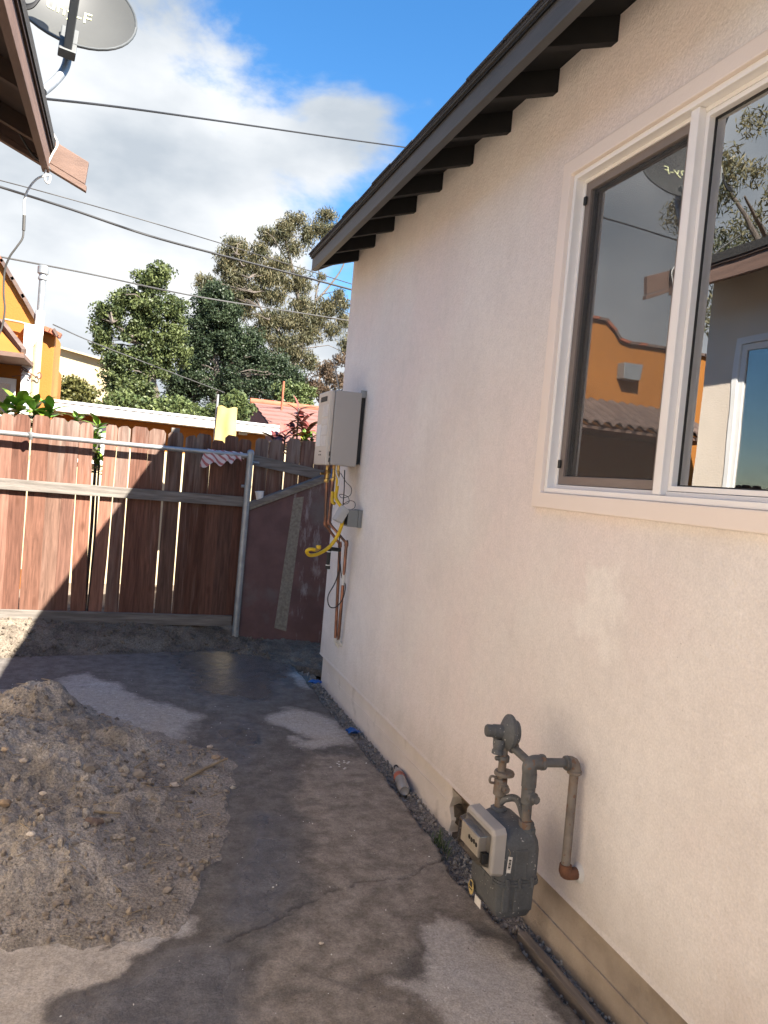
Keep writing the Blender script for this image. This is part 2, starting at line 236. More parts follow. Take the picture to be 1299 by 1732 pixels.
M = dict(
    stucco=stucco_mat('stucco'),
    trim=pmat('cream_trim_paint', (.80, .71, .645), (.77, .68, .61), scale=3, rough=.6, bump=.08, bscale=90),
    vinyl=pmat('white_vinyl', (.82, .80, .78), (.79, .77, .75), scale=4, rough=.35),
    bronze=pmat('taupe_screen_frame', (.20, .165, .145), (.17, .14, .125), scale=5, rough=.45),
    rubber=pmat('black_rubber', (.025, .025, .025), (.018, .018, .018), scale=20, rough=.6),
    black_wood=pmat('charcoal_painted_wood', (.072, .071, .071), (.048, .048, .048), scale=4, stretch=(1, .35, 3), rough=.55, bump=.2, bscale=40, c3=(.115, .113, .11), s3=2.2, w3=(.55, .75)),
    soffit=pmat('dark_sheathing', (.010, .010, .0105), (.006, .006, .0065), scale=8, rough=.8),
    shingle=pmat('grey_shingle', (.075, .075, .08), (.035, .035, .038), scale=160, rough=.95, bump=.5, bscale=200),
    found=pmat('painted_foundation', (.72, .645, .58), (.65, .58, .52), scale=6, rough=.9, bump=.35, bscale=55, c3=(.45, .39, .34), s3=6, w3=(.58, .76)),
    found_raw=pmat('raw_foundation', (.30, .245, .195), (.18, .145, .115), scale=7, rough=.9, bump=.5, bscale=60, c3=(.42, .35, .28), s3=2.4),
    cavity=pmat('crawl_space_soil', (.09, .068, .05), (.045, .034, .026), scale=14, rough=.95, bump=.8, bscale=30, bdist=.02),
    oldwood=pmat('splintered_wood', (.23, .16, .11), (.12, .08, .055), scale=6, stretch=(8, 1, 8), rough=.9, bump=.4, bscale=40),
    plank=plank_mat('fence_plank'),
    timber=pmat('grey_brown_timber', (.26, .215, .175), (.16, .13, .105), scale=4, stretch=(12, 1, 12), rough=.9, bump=.3, bscale=30),
    galv=pmat('galvanised_pipe', (.36, .37, .37), (.27, .28, .28), scale=14, rough=.5, metal=.55, bump=.05, bscale=80),
    greywood=pmat('weathered_rail', (.23, .205, .18), (.13, .115, .10), scale=3, stretch=(1.5, 20, 20), rough=.9, bump=.3, bscale=14),
    maroon=pmat('maroon_painted_render', (.15, .085, .08), (.11, .063, .06), scale=7, rough=.85, bump=.4, bscale=50, c3=(.15, .125, .12), s3=2.4, w3=(.56, .70)),
    cement=pmat('bare_cement', (.27, .245, .20), (.18, .16, .13), scale=40, rough=.95, bump=.5, bscale=70),
    heater=pmat('grey_beige_enamel', (.40, .375, .345), (.385, .36, .335), scale=2, rough=.42),
    heater_front=pmat('lit_beige_enamel', (.56, .51, .44), (.53, .48, .42), scale=2, rough=.4),  # paler than the casing: the front's lit look is put into its colour
    label=pmat('paper_label', (.70, .66, .60), (.62, .58, .53), scale=30, rough=.7),
    white=pmat('white_paint', (.78, .77, .74), (.72, .71, .68), scale=5, rough=.6, bump=.1, bscale=60),
    ink=pmat('dark_ink', (.03, .03, .03), rough=.7),
    copper=pmat('aged_copper', (.36, .165, .105), (.20, .095, .065), scale=18, rough=.38, metal=.75, c3=(.14, .085, .065), s3=7),
    brass=pmat('brass', (.52, .37, .13), (.36, .25, .09), scale=20, rough=.35, metal=.8),
    yellow=pmat('yellow_gas_hose', (.66, .44, .02), (.58, .37, .015), scale=12, rough=.45),
    blue=pmat('blue_plastic', (.03, .13, .42), (.025, .10, .33), scale=12, rough=.4),
    greybox=pmat('grey_plastic_box', (.20, .21, .21), (.175, .185, .185), scale=8, rough=.5),
    palebox=pmat('pale_grey_plastic', (.42, .42, .41), (.38, .38, .37), scale=8, rough=.45),
    meter=pmat('grey_meter_paint', (.098, .102, .105), (.07, .073, .076), scale=12, rough=.55, bump=.12, bscale=90, c3=(.17, .16, .15), s3=7, w3=(.57, .72), grain=(120, .85, 1.12)),
    meter_pale=pmat('pale_meter_plastic', (.36, .335, .31), (.31, .29, .27), scale=8, rough=.45),
    pipe=pmat('grey_painted_iron', (.125, .122, .118), (.08, .078, .076), scale=25, rough=.6, bump=.2, bscale=90, c3=(.20, .15, .11), s3=9, w3=(.60, .72)),
    rustpipe=pmat('bare_rusting_iron', (.22, .185, .15), (.14, .115, .095), scale=22, rough=.75, bump=.25, bscale=110, c3=(.17, .10, .06), s3=9, w3=(.55, .72)),
    rust=pmat('rust', (.19, .085, .045), (.10, .045, .028), scale=26, rough=.9, bump=.5, bscale=90),
    brown=pmat('brown_painted_fascia', (.165, .103, .078), (.125, .078, .06), scale=4, stretch=(2, .6, 9), rough=.75, bump=.25, bscale=30),
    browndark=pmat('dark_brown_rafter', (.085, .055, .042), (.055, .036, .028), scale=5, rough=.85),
    tan=pmat('tan_stucco', (.70, .61, .50), (.64, .555, .455), scale=3, rough=.92, bump=.4, bscale=80),
    roofing=pmat('black_roofing', (.04, .037, .035), (.02, .019, .018), scale=60, rough=.95, bump=.4, bscale=90),
    dish=pmat('grey_dish_paint', (.070, .071, .067), (.060, .061, .058), scale=3, rough=.5),
    dishdark=pmat('dark_grey_bracket', (.10, .105, .105), (.075, .08, .08), scale=8, rough=.5),
    paletext=pmat('pale_lettering', (.62, .64, .36), (.60, .62, .35), rough=.6),
    orange=pmat('orange_stucco', (.35, .135, .025), (.31, .118, .021), scale=2.5, rough=.9, bump=.3, bscale=60),
    orange_d=pmat('deep_orange_stucco', (.34, .125, .022), (.30, .108, .018), scale=2.5, rough=.9, bump=.3, bscale=60),
    terracotta=pmat('terracotta', (.36, .115, .06), (.24, .08, .045), scale=7, rough=.85, bump=.3, bscale=40, rnd=1),
    darktile=pmat('weathered_brown_tile', (.15, .105, .085), (.09, .062, .052), scale=9, rough=.9, bump=.3, bscale=40, rnd=1),
    redroof=pmat('brown_red_roofing', (.24, .115, .095), (.15, .075, .065), scale=9, stretch=(1, 6, 6), rough=.9, bump=.4, bscale=30),
    pale_dado=pmat('pale_yellow_render', (.52, .43, .27), (.46, .38, .24), scale=2, rough=.9),
    cream=pmat('cream_stucco', (.46, .37, .23), (.41, .33, .205), scale=2, rough=.9, bump=.3, bscale=40),
    yelcloth=pmat('yellow_cloth', (.46, .345, .14), (.39, .29, .11), scale=5, rough=.9),
    bark=pmat('bark', (.15, .125, .105), (.08, .066, .055), scale=9, stretch=(3, 3, .7), rough=.95, bump=.5, bscale=18, bdist=.04),
    wire=pmat('black_cable', (.018, .018, .019), rough=.6),
    greywire=pmat('grey_cable', (.065, .063, .06), rough=.6),
    whitewire=pmat('white_cable', (.62, .61, .58), rough=.55),
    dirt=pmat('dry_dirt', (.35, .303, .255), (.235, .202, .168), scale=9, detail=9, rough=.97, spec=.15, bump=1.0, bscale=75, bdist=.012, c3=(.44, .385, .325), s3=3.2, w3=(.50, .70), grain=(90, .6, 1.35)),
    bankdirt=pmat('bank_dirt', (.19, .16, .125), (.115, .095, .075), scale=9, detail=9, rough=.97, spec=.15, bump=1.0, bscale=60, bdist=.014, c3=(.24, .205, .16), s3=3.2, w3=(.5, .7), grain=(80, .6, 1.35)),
    soil=pmat('ground_soil', (.22, .18, .14), (.15, .12, .095), grain=(50, .7, 1.2), scale=3, detail=8, rough=.97, spec=.15, bump=.7, bscale=40),
    stone=pmat('pale_stone', (.40, .355, .30), (.27, .235, .20), scale=16, rough=.9, bump=.4, bscale=60, rnd=1, usecolor=True),
    pebble=pmat('mixed_pebbles', (.34, .28, .22), (.13, .105, .085), scale=26, detail=1, rough=.95),
    gravel=pmat('grey_gravel', (.44, .39, .33), (.24, .21, .18), scale=34, detail=1, rough=.95),
    straw=pmat('dry_straw', (.40, .31, .19), (.28, .21, .13), scale=12, rough=.9),
    plaster=pmat('plaster_crumbs', (.66, .64, .61), (.55, .53, .5), scale=12, rough=.9),
    room=pmat('interior_wall', (.30, .28, .26), rough=.9),
    blind=pmat('pale_blind_slat', (.82, .80, .77), rough=.7),
    bottle=pmat('clear_plastic', (.30, .29, .285), (.26, .25, .245), scale=6, rough=.15, spec=.6),
    redlab=pmat('red_label', (.45, .13, .08), rough=.6),
    cup=pmat('white_foam', (.80, .80, .80), (.77, .77, .77), rough=.6),
    grass=None,
)
def flecks(key, col, scale=55, th=.69):
    m = M[key]; t = m.node_tree; L = t.links; b = t.nodes['Principled BSDF']; old = b.inputs['Base Color'].links[0].from_socket
    tc = N(t, 'ShaderNodeTexCoord'); n = N(t, 'ShaderNodeTexNoise'); n.inputs['Scale'].default_value = scale; n.inputs['Detail'].default_value = 1; L.new(tc.outputs['Object'], n.inputs['Vector'])
    q = N(t, 'ShaderNodeMapRange'); q.inputs[1].default_value = th; q.inputs[2].default_value = th+.02; q.inputs[4].default_value = .8; L.new(n.outputs[0], q.inputs[0])
    x = N(t, 'ShaderNodeMix', data_type='RGBA'); L.new(q.outputs[0], x.inputs[0]); L.new(old, x.inputs[6]); x.inputs[7].default_value = (*col, 1); L.new(x.outputs[2], b.inputs['Base Color'])
flecks('meter', (.42, .41, .39), 90, .715); flecks('pipe', (.16, .085, .05), 45, .66); flecks('rustpipe', (.15, .075, .045), 40, .62)
M['slab'] = slab_mat('wet_concrete'); M['glass'] = glass_mat('window_glass')
M['clear'] = glass_mat('meter_window', (.85, .83, .80), 1.4, (1.0, .03))
M['leaf_oak'] = leaf_mat('olive_leaf', (.135, .16, .055), (.034, .052, .022))
M['leaf_dark'] = leaf_mat('dark_leaf', (.062, .085, .040), (.020, .034, .020))
M['leaf_euc'] = leaf_mat('eucalyptus_leaf', (.165, .14, .072), (.055, .064, .034))
M['leaf_red'] = leaf_mat('bronze_leaf', (.16, .105, .065), (.07, .055, .037))
M['leaf_shrub'] = leaf_mat('bright_shrub_leaf', (.145, .175, .062), (.05, .075, .028))
M['leaf_yel'] = leaf_mat('yellowish_bush_leaf', (.165, .15, .045), (.075, .08, .025))
M['grass'] = leaf_mat('grass_blade', (.16, .22, .06), (.07, .11, .03))
M['bigleaf'] = pmat('broad_green_leaf', (.17, .27, .045), (.08, .16, .03), scale=5, rough=.4, usecolor=True)
M['redleaf'] = pmat('maroon_leaf', (.28, .075, .055), (.12, .035, .03), scale=6, rough=.4, usecolor=True)
# insect screen: fine dark mesh, half open
def screen_mat():
    m = bpy.data.materials.new('insect_mesh'); m.use_nodes = True; t = m.node_tree; L = t.links; b = t.nodes['Principled BSDF']
    b.inputs['Base Color'].default_value = (.085, .085, .085, 1); b.inputs['Roughness'].default_value = .7
    n = N(t, 'ShaderNodeTexNoise'); n.inputs['Scale'].default_value = 4; tc = N(t, 'ShaderNodeTexCoord'); L.new(tc.outputs['Object'], n.inputs['Vector'])
    q = N(t, 'ShaderNodeMapRange'); q.inputs[3].default_value = .17; q.inputs[4].default_value = .24; L.new(n.outputs[0], q.inputs[0]); L.new(q.outputs[0], b.inputs['Alpha']); return m
M['screen'] = screen_mat()
def cloth_mat():
    m = pmat('striped_rag', (.62, .55, .54), (.52, .45, .45), scale=9, rough=.95); t = m.node_tree; L = t.links; b = t.nodes['Principled BSDF']
    tc = N(t, 'ShaderNodeTexCoord'); w = N(t, 'ShaderNodeTexWave', bands_direction='DIAGONAL'); w.inputs['Scale'].default_value = 9; w.inputs['Distortion'].default_value = 1.5; L.new(tc.outputs['Object'], w.inputs['Vector'])
    q = N(t, 'ShaderNodeMapRange'); q.inputs[1].default_value = .62; q.inputs[2].default_value = .75; q.inputs[4].default_value = .85; L.new(w.outputs['Fac'], q.inputs[0])
    x = N(t, 'ShaderNodeMix', data_type='RGBA'); L.new(q.outputs[0], x.inputs[0]); L.new(b.inputs['Base Color'].links[0].from_socket, x.inputs[6]); x.inputs[7].default_value = (.33, .06, .06, 1); L.new(x.outputs[2], b.inputs['Base Color']); return m
M['rag'] = cloth_mat()
def chalky():
    m = M['maroon']; t = m.node_tree; L = t.links; b = t.nodes['Principled BSDF']; old = b.inputs['Base Color'].links[0].from_socket
    tc = N(t, 'ShaderNodeTexCoord'); mp = N(t, 'ShaderNodeMapping'); mp.inputs['Scale'].default_value = (9, 1, 2.2); L.new(tc.outputs['Object'], mp.inputs[0])
    n = N(t, 'ShaderNodeTexNoise'); n.inputs['Scale'].default_value = 1; n.inputs['Detail'].default_value = 8; n.inputs['Roughness'].default_value = .7; L.new(mp.outputs[0], n.inputs['Vector'])
    sx = N(t, 'ShaderNodeSeparateXYZ'); L.new(tc.outputs['Object'], sx.inputs[0])
    q = N(t, 'ShaderNodeMapRange'); q.inputs[1].default_value = 1.2; q.inputs[2].default_value = 1.62; q.inputs[3].default_value = -.2; q.inputs[4].default_value = .06; L.new(sx.outputs['X'], q.inputs[0])
    a = N(t, 'ShaderNodeMath', operation='ADD'); L.new(n.outputs[0], a.inputs[0]); L.new(q.outputs[0], a.inputs[1])
    w = N(t, 'ShaderNodeMapRange'); w.inputs[1].default_value = .58; w.inputs[2].default_value = .74; w.inputs[4].default_value = .8; L.new(a.outputs[0], w.inputs[0])
    x = N(t, 'ShaderNodeMix', data_type='RGBA'); L.new(w.outputs[0], x.inputs[0]); L.new(old, x.inputs[6]); x.inputs[7].default_value = (.40, .385, .40, 1); L.new(x.outputs[2], b.inputs['Base Color'])
chalky()

# ------------------------------------------------------------------ mesh helpers
COL = scene.collection
def link(o, parent=None):
    COL.objects.link(o)
    if parent is not None:
        o.parent = parent; o.matrix_parent_inverse = WM[parent.name].inverted()
    WM[o.name] = Matrix.Translation(o.location)
    return o
WM = {}
def tag(o, label=None, cat=None, group=None, kind=None):
    for k, v in (('label', label), ('category', cat), ('group', group), ('kind', kind)):
        if v: o[k] = v
    return o
def thing(name, loc, label, cat, group=None):
    o = bpy.data.objects.new(name, None); o.empty_display_size = .1; o.location = Vector(loc); link(o)
    return tag(o, label, cat, group)
class MB:
    def __init__(s): s.v = []; s.f = []
    def add(s, vs, fs):
        n = len(s.v); s.v += [tuple(p) for p in vs]; s.f += [tuple(i+n for i in f) for f in fs]; return s
    def box(s, a, b):
        (x0, y0, z0), (x1, y1, z1) = a, b
        return s.add([(x0, y0, z0), (x1, y0, z0), (x1, y1, z0), (x0, y1, z0), (x0, y0, z1), (x1, y0, z1), (x1, y1, z1), (x0, y1, z1)],
                     [(0, 3, 2, 1), (4, 5, 6, 7), (0, 1, 5, 4), (1, 2, 6, 5), (2, 3, 7, 6), (3, 0, 4, 7)])
    def obox(s, p, q, w, h, up=(0, 0, 1)):
        """bar from p to q, w sideways, h along up"""
        p, q = Vector(p), Vector(q); d = (q-p).normalized(); u = Vector(up); sd = d.cross(u).normalized(); u = sd.cross(d)
        vs = [c + sd*(i*w/2) + u*(j*h/2) for c in (p, q) for i, j in ((-1, -1), (1, -1), (1, 1), (-1, 1))]
        return s.add(vs, [(0, 1, 2, 3), (7, 6, 5, 4), (0, 4, 5, 1), (1, 5, 6, 2), (2, 6, 7, 3), (3, 7, 4, 0)])
    def tube(s, pts, r, n=10, cap=True):
        pts = [Vector(p) for p in pts]; m = len(pts); rs = r if isinstance(r, (list, tuple)) else [r]*m
        u = None; vs = []; fs = []
        for i, p in enumerate(pts):
            t = (pts[min(i+1, m-1)] - pts[max(i-1, 0)]).normalized()
            if u is None: u = t.orthogonal().normalized()
            else:
                u = u - t*u.dot(t); u = u.normalized() if u.length > 1e-6 else t.orthogonal().normalized()
            w = t.cross(u)
            for k in range(n):
                a = 2*math.pi*k/n; vs.append(p + (u*math.cos(a)+w*math.sin(a))*rs[i])
        for i in range(m-1):
            for k in range(n):
                a, b = i*n+k, i*n+(k+1) % n; fs.append((a, b, b+n, a+n))
        if cap: fs += [tuple(range(n-1, -1, -1)), tuple((m-1)*n+k for k in range(n))]
        return s.add(vs, fs)
    def lathe(s, o, d, prof, n=20):
        """prof: (radius, height along d)"""
        o, d = Vector(o), Vector(d).normalized(); u = d.orthogonal().normalized(); w = d.cross(u); vs = []; fs = []
        for r, h in prof:
            for k in range(n):
                a = 2*math.pi*k/n; vs.append(o+d*h+(u*math.cos(a)+w*math.sin(a))*max(r, 1e-4))
        m = len(prof)
        for i in range(m-1):
            for k in range(n):
                a, b = i*n+k, i*n+(k+1) % n; fs.append((a, b, b+n, a+n))
        fs += [tuple(range(n-1, -1, -1)), tuple((m-1)*n+k for k in range(n))]
        return s.add(vs, fs)
    def prism(s, poly, off):
        """planar polygon (3d points) extruded by vector off"""
        off = Vector(off); a = [Vector(p) for p in poly]; n = len(a)
        return s.add(a+[p+off for p in a], [tuple(range(n)), tuple(range(2*n-1, n-1, -1))]+[(i, i+n, (i+1) % n+n, (i+1) % n) for i in range(n)])
    def rock(s, c, r, sq=(1, 1, 1), seed=0, sub=1):
        bm = bmesh.new(); bmesh.ops.create_icosphere(bm, subdivisions=sub, radius=1); g = random.Random(seed)
        rot = Matrix.Rotation(g.random()*6, 3, Vector((g.random(), g.random(), g.random()+.1)).normalized())
        vs = []
        for v in bm.verts:
            p = rot @ (v.co*g.uniform(.72, 1.15)); vs.append(Vector(c)+Vector((p.x*sq[0], p.y*sq[1], p.z*sq[2]))*r)
        fs = [tuple(v.index for v in f.verts) for f in bm.faces]; bm.free(); return s.add(vs, fs)
    def mesh(s, name, mat, smooth=None, bevel=0, seg=2):
        me = bpy.data.meshes.new(name); me.from_pydata(s.v, [], s.f); me.update()
        bm = bmesh.new(); bm.from_mesh(me); bmesh.ops.recalc_face_normals(bm, faces=bm.faces)
        if bevel:
            es = [e for e in bm.edges if len(e.link_faces) == 2 and e.calc_face_angle(0) > .5]
            bmesh.ops.bevel(bm, geom=es, offset=bevel, segments=seg, affect='EDGES', profile=.6, clamp_overlap=True)
        bm.to_mesh(me); bm.free()
        if mat: me.materials.append(mat)
        if smooth:
            me.polygons.foreach_set('use_smooth', [True]*len(me.polygons)); me.set_sharp_from_angle(angle=R(smooth))
        return me
    def build(s, name, mat, parent=None, smooth=None, bevel=0, seg=2):
        me = s.mesh(name, M[mat] if isinstance(mat, str) else mat, smooth, bevel, seg)
        return link(bpy.data.objects.new(name, me), parent)
def inst(me, name, loc, parent, rot=(0, 0, 0), sc=(1, 1, 1)):
    o = bpy.data.objects.new(name, me); o.location = Vector(loc); o.rotation_euler = rot; o.scale = sc
    COL.objects.link(o); o.parent = parent; o.matrix_parent_inverse = WM[parent.name].inverted(); return o
def solo(name, mb, mat, label, cat, group=None, kind=None, **k):
    return tag(mb.build(name, mat, **k), label, cat, group, kind)
def smoothpath(pts, k=6):
    """Catmull-Rom"""
    P = [Vector(p) for p in pts]; P = [P[0]*2-P[1]]+P+[P[-1]*2-P[-2]]; out = []
    for i in range(1, len(P)-2):
        a, b, c, d = P[i-1:i+3]
        for j in range(k):
            t = j/k; out.append(.5*((2*b)+(c-a)*t+(2*a-5*b+4*c-d)*t*t+(3*b-a-3*c+d)*t**3))
    out.append(P[-2]); return out

# numpy noise and polygon distance for ground sheets
_LAT = RNG.random((256, 256))
def vnoise(x, y):
    xi, yi = np.floor(x).astype(int), np.floor(y).astype(int); fx, fy = x-xi, y-yi
    fx, fy = fx*fx*(3-2*fx), fy*fy*(3-2*fy); g = lambda a, b: _LAT[a % 256, b % 256]
    return (g(xi, yi)*(1-fx)+g(xi+1, yi)*fx)*(1-fy)+(g(xi, yi+1)*(1-fx)+g(xi+1, yi+1)*fx)*fy
def fbm(x, y, s, o=4):
    t = 0*x; a = 1.0; w = 0
    for i in range(o): t = t+a*(vnoise(x*s+17.3*i, y*s+9.1*i)-.5); w += a; a *= .5; s *= 2.03
    return t/w*2
def sdist(x, y, poly):
    """signed distance, positive inside"""
    d = np.full(x.shape, 1e9); ins = np.zeros(x.shape, bool); n = len(poly)
    for i in range(n):
        ax, ay = poly[i]; bx, by = poly[(i+1) % n]; ex, ey = bx-ax, by-ay
        t = np.clip(((x-ax)*ex+(y-ay)*ey)/(ex*ex+ey*ey+1e-12), 0, 1)
        d = np.minimum(d, np.hypot(x-ax-t*ex, y-ay-t*ey))
        c = ((ay > y) != (by > y)) & (x < (bx-ax)*(y-ay)/(by-ay+1e-12)+ax); ins ^= c
    return np.where(ins, d, -d)
def ldist(x, y, line):
    d = np.full(x.shape, 1e9)
    for (ax, ay), (bx, by) in zip(line[:-1], line[1:]):
        ex, ey = bx-ax, by-ay; t = np.clip(((x-ax)*ex+(y-ay)*ey)/(ex*ex+ey*ey+1e-12), 0, 1); d = np.minimum(d, np.hypot(x-ax-t*ex, y-ay-t*ey))
    return d
def gz(pts, z=0.0): return [tuple(aZ(px, py, z))[:2] for px, py in pts]
def sm(a, b, x): t = np.clip((x-a)/(b-a), 0, 1); return t*t*(3-2*t)
def sheet(name, x0, x1, y0, y1, step, hfun, mat, keep=None, attrs=None):
    nx, ny = int((x1-x0)/step)+1, int((y1-y0)/step)+1
    gx, gy = np.meshgrid(np.linspace(x0, x1, nx), np.linspace(y0, y1, ny)); h = hfun(gx, gy)
    V = np.stack([gx, gy, h], -1).reshape(-1, 3); idx = np.arange(nx*ny).reshape(ny, nx)
    Q = np.stack([idx[:-1, :-1], idx[:-1, 1:], idx[1:, 1:], idx[1:, :-1]], -1).reshape(-1, 4)
    if keep is not None:
        k = keep(gx, gy, h).reshape(-1); Q = Q[k[Q].any(1)]
        used = np.unique(Q); re = -np.ones(nx*ny, int); re[used] = np.arange(len(used)); Q = re[Q]; V = V[used]
    else: used = np.arange(nx*ny)
    me = bpy.data.meshes.new(name); me.from_pydata(V.tolist(), [], Q.tolist()); me.update(); me.materials.append(M[mat])
    me.polygons.foreach_set('use_smooth', [True]*len(me.polygons))
    for an, fn in (attrs or {}).items():
        at = me.attributes.new(an, 'FLOAT', 'POINT'); at.data.foreach_set('value', fn(gx, gy).reshape(-1)[used].astype(np.float32))
    o = bpy.data.objects.new(name, me); return link(o)

# ------------------------------------------------------------------ ground
tag(MB().add([(-400, -400, -.09), (400, -400, -.09), (400, 900, -.09), (-400, 900, -.09)], [(0, 1, 2, 3)]).build('ground', 'soil'), kind='structure')

WX = 1.57                                                        # stucco face of the house on the right
EDGE = [(1.452, 6.6), (1.452, 5.17), (1.461, 3.969), (1.444, 3.07), (1.405, 2.80), (1.45, 2.4), (1.447, 2.0), (1.44, -1.5)]
ys_, xs_ = [p[1] for p in EDGE][::-1], [p[0] for p in EDGE][::-1]
CRACKS = [gz(c) for c in ([(748, 1448), (715, 1468), (690, 1480), (640, 1487), (600, 1490), (560, 1508), (520, 1530), (470, 1555), (410, 1580), (380, 1592)],
                          [(515, 1640), (545, 1652), (600, 1668), (660, 1690), (720, 1705)], [(560, 1152), (600, 1180), (660, 1192)])]
DRY = [gz(c) for c in (
    [(-200, 1560), (330, 1555), (300, 1585), (238, 1618), (160, 1665), (84, 1690), (76, 1705), (95, 1760), (60, 1900), (-200, 1900)],
    [(-60, 1190), (60, 1160), (110, 1140), (150, 1136), (215, 1152), (262, 1180), (330, 1200), (380, 1212), (345, 1235), (330, 1300), (100, 1300), (-60, 1260)],
    [(425, 1211), (470, 1195), (545, 1200), (600, 1236), (628, 1268), (570, 1268), (535, 1275), (512, 1300), (505, 1262), (478, 1240), (520, 1250), (450, 1222)],
    [(462, 1135), (560, 1128), (552, 1195), (515, 1165)],
    [(690, 1560), (740, 1540), (790, 1560), (860, 1610), (1000, 1760), (1000, 1900), (760, 1760), (690, 1690), (635, 1652), (690, 1645), (706, 1610)])]
PUD = [gz(c) for c in ([(420, 1330), (450, 1340), (480, 1400), (515, 1470), (500, 1540), (420, 1580), (360, 1600), (360, 1530), (400, 1440)],
                       [(80, 1690), (240, 1615), (360, 1590), (430, 1600), (450, 1700), (430, 1900), (60, 1900)], [(250, 1090), (540, 1090), (470, 1190), (330, 1180)],
                       [(340, 1235), (430, 1210), (450, 1240), (420, 1330), (395, 1290)])]
MUDP = [gz(c) for c in ([(520, 1270), (650, 1290), (760, 1440), (860, 1570), (760, 1560), (640, 1660), (430, 1690), (480, 1590), (540, 1480), (500, 1350)], [(420, 1690), (640, 1650), (900, 1760), (900, 1950), (400, 1950)])]
def wetf(x, y):
    n = fbm(x, y, 5, 5)*.12; w = 0*x
    for p, (k, e) in zip(DRY, ((.95, .09), (.62, .16), (.70, .14), (.6, .12), (.74, .10))): w = np.maximum(w, k*sm(-e, e, sdist(x, y, p)+n))
    return 1-w
def pudf(x, y): return np.maximum.reduce([sm(-.14, .20, sdist(x, y, p)+fbm(x, y, 7, 4)*.12) for p in PUD])
def mudf(x, y): return np.maximum.reduce([sm(-.10, .12, sdist(x, y, p)+fbm(x, y, 5, 3)*.06) for p in MUDP])
def slabh(x, y):
    e = np.interp(y, ys_, xs_)+fbm(x*0, y, 14, 3)*.014; h = fbm(x, y, 1.6, 3)*.008+fbm(x, y, 22, 3)*.0014
    for i, c in enumerate(CRACKS):
        jit = fbm(x, y, 16, 5)*.03; d = ldist(x+jit, y-jit, c); h = h-(.010 if i == 0 else .005)*np.clip(1-d/(.010 if i == 0 else .008), 0, 1)
    return np.where(x > e, h-.05-np.clip(x-e, 0, .02), h)
def crackf(x, y):
    jit = fbm(x, y, 16, 5)*.03; return np.maximum.reduce([(.9 if i == 0 else .5)*np.clip(1.25-ldist(x+jit, y-jit, c)/.010, 0, 1) for i, c in enumerate(CRACKS)])
slab = sheet('concrete_slab', -2.4, 1.475, .3, 6.9, .0125, slabh, 'slab', attrs=dict(wet=wetf, puddle=pudf, mud=mudf, crack=crackf)); tag(slab, kind='structure')
tag(MB().box((1.40, -3.5, -.088), (1.6, 6.6, -.055)).build('gap_soil', 'dirt'), kind='structure')
tag(MB().box((-2.4, -3.5, -.089), (1.39, .298, -.003)).build('concrete_slab', 'slab'), kind='structure')

PILE = gz([(-420, 1200), (-60, 1160), (60, 1172), (150, 1192), (235, 1232), (320, 1252), (372, 1282), (400, 1295), (398, 1345), (388, 1400), (384, 1442), (352, 1492), (326, 1532), (318, 1556), (240, 1588), (150, 1596), (60, 1606), (-60, 1618), (-420, 1640)])
def G(x, y, px, py, z, sx, sy, a=0):
    c = aZ(px, py, z); dx, dy = x-c.x, y-c.y; ca, sa = math.cos(a), math.sin(a); u, v = dx*ca+dy*sa, -dx*sa+dy*ca
    return z*np.exp(-(u/sx)**2-(v/sy)**2)
def pileh(x, y):
    d = sdist(x, y, PILE)+fbm(x, y, 7, 5)*.085; e = sm(-.01, .45, d)
    g = np.maximum.reduce([G(x, y, 78, 1158, .27, .36, .40), G(x, y, -60, 1230, .25, .55, .6), G(x, y, 60, 1260, .17, .45, .6), G(x, y, 205, 1240, .13, .24, .22, .5),
                           G(x, y, 262, 1345, .075, .18, .22, .4), G(x, y, 20, 1390, .12, .5, .5), G(x, y, 345, 1290, .055, .25, .18, -.4), G(x, y, 215, 1360, .085, .10, .30, -.5), G(x, y, 100, 1500, .05, .4, .3)])
    r = fbm(x, y, 5, 4)*.05+fbm(x, y, 30, 4)*.026+np.abs(fbm(x, y, 11, 3))*.035
    return np.where(d > -.02, .016*sm(-.02, .03, d)+e*(g+r*(.25+np.clip(g/.15, 0, .75))), -.03)-.006
pile = sheet('dirt_pile', -2.3, .95, 2.3, 5.7, .0125, pileh, 'dirt', keep=lambda x, y, h: h > -.02)
tag(pile, kind='structure')
def bankh(x, y):
    f = np.interp(x, [-3, -.8, .06, .9, 1.1, 2.2], [6.25, 6.36, 6.62, 6.72, 6.6, 5.7])+fbm(x, x*0, 4, 3)*.06
    top = np.interp(x, [-3, .9, 1.15, 2.2], [.19, .17, .06, .04])
    return np.where(y > f-.05, top*sm(-.02, .38, y-f)*(1+.25*fbm(x, y, 5, 3))+fbm(x, y, 14, 4)*.035*sm(0, .1, y-f)*np.where(y > 6.97, .3, 1), -.05)
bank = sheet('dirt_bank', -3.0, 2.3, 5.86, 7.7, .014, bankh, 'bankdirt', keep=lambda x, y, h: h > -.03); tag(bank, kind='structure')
tag(MB().box((-9, 7.66, -.05), (9, 40, .05)).build('neighbour_ground', 'soil'), kind='structure')

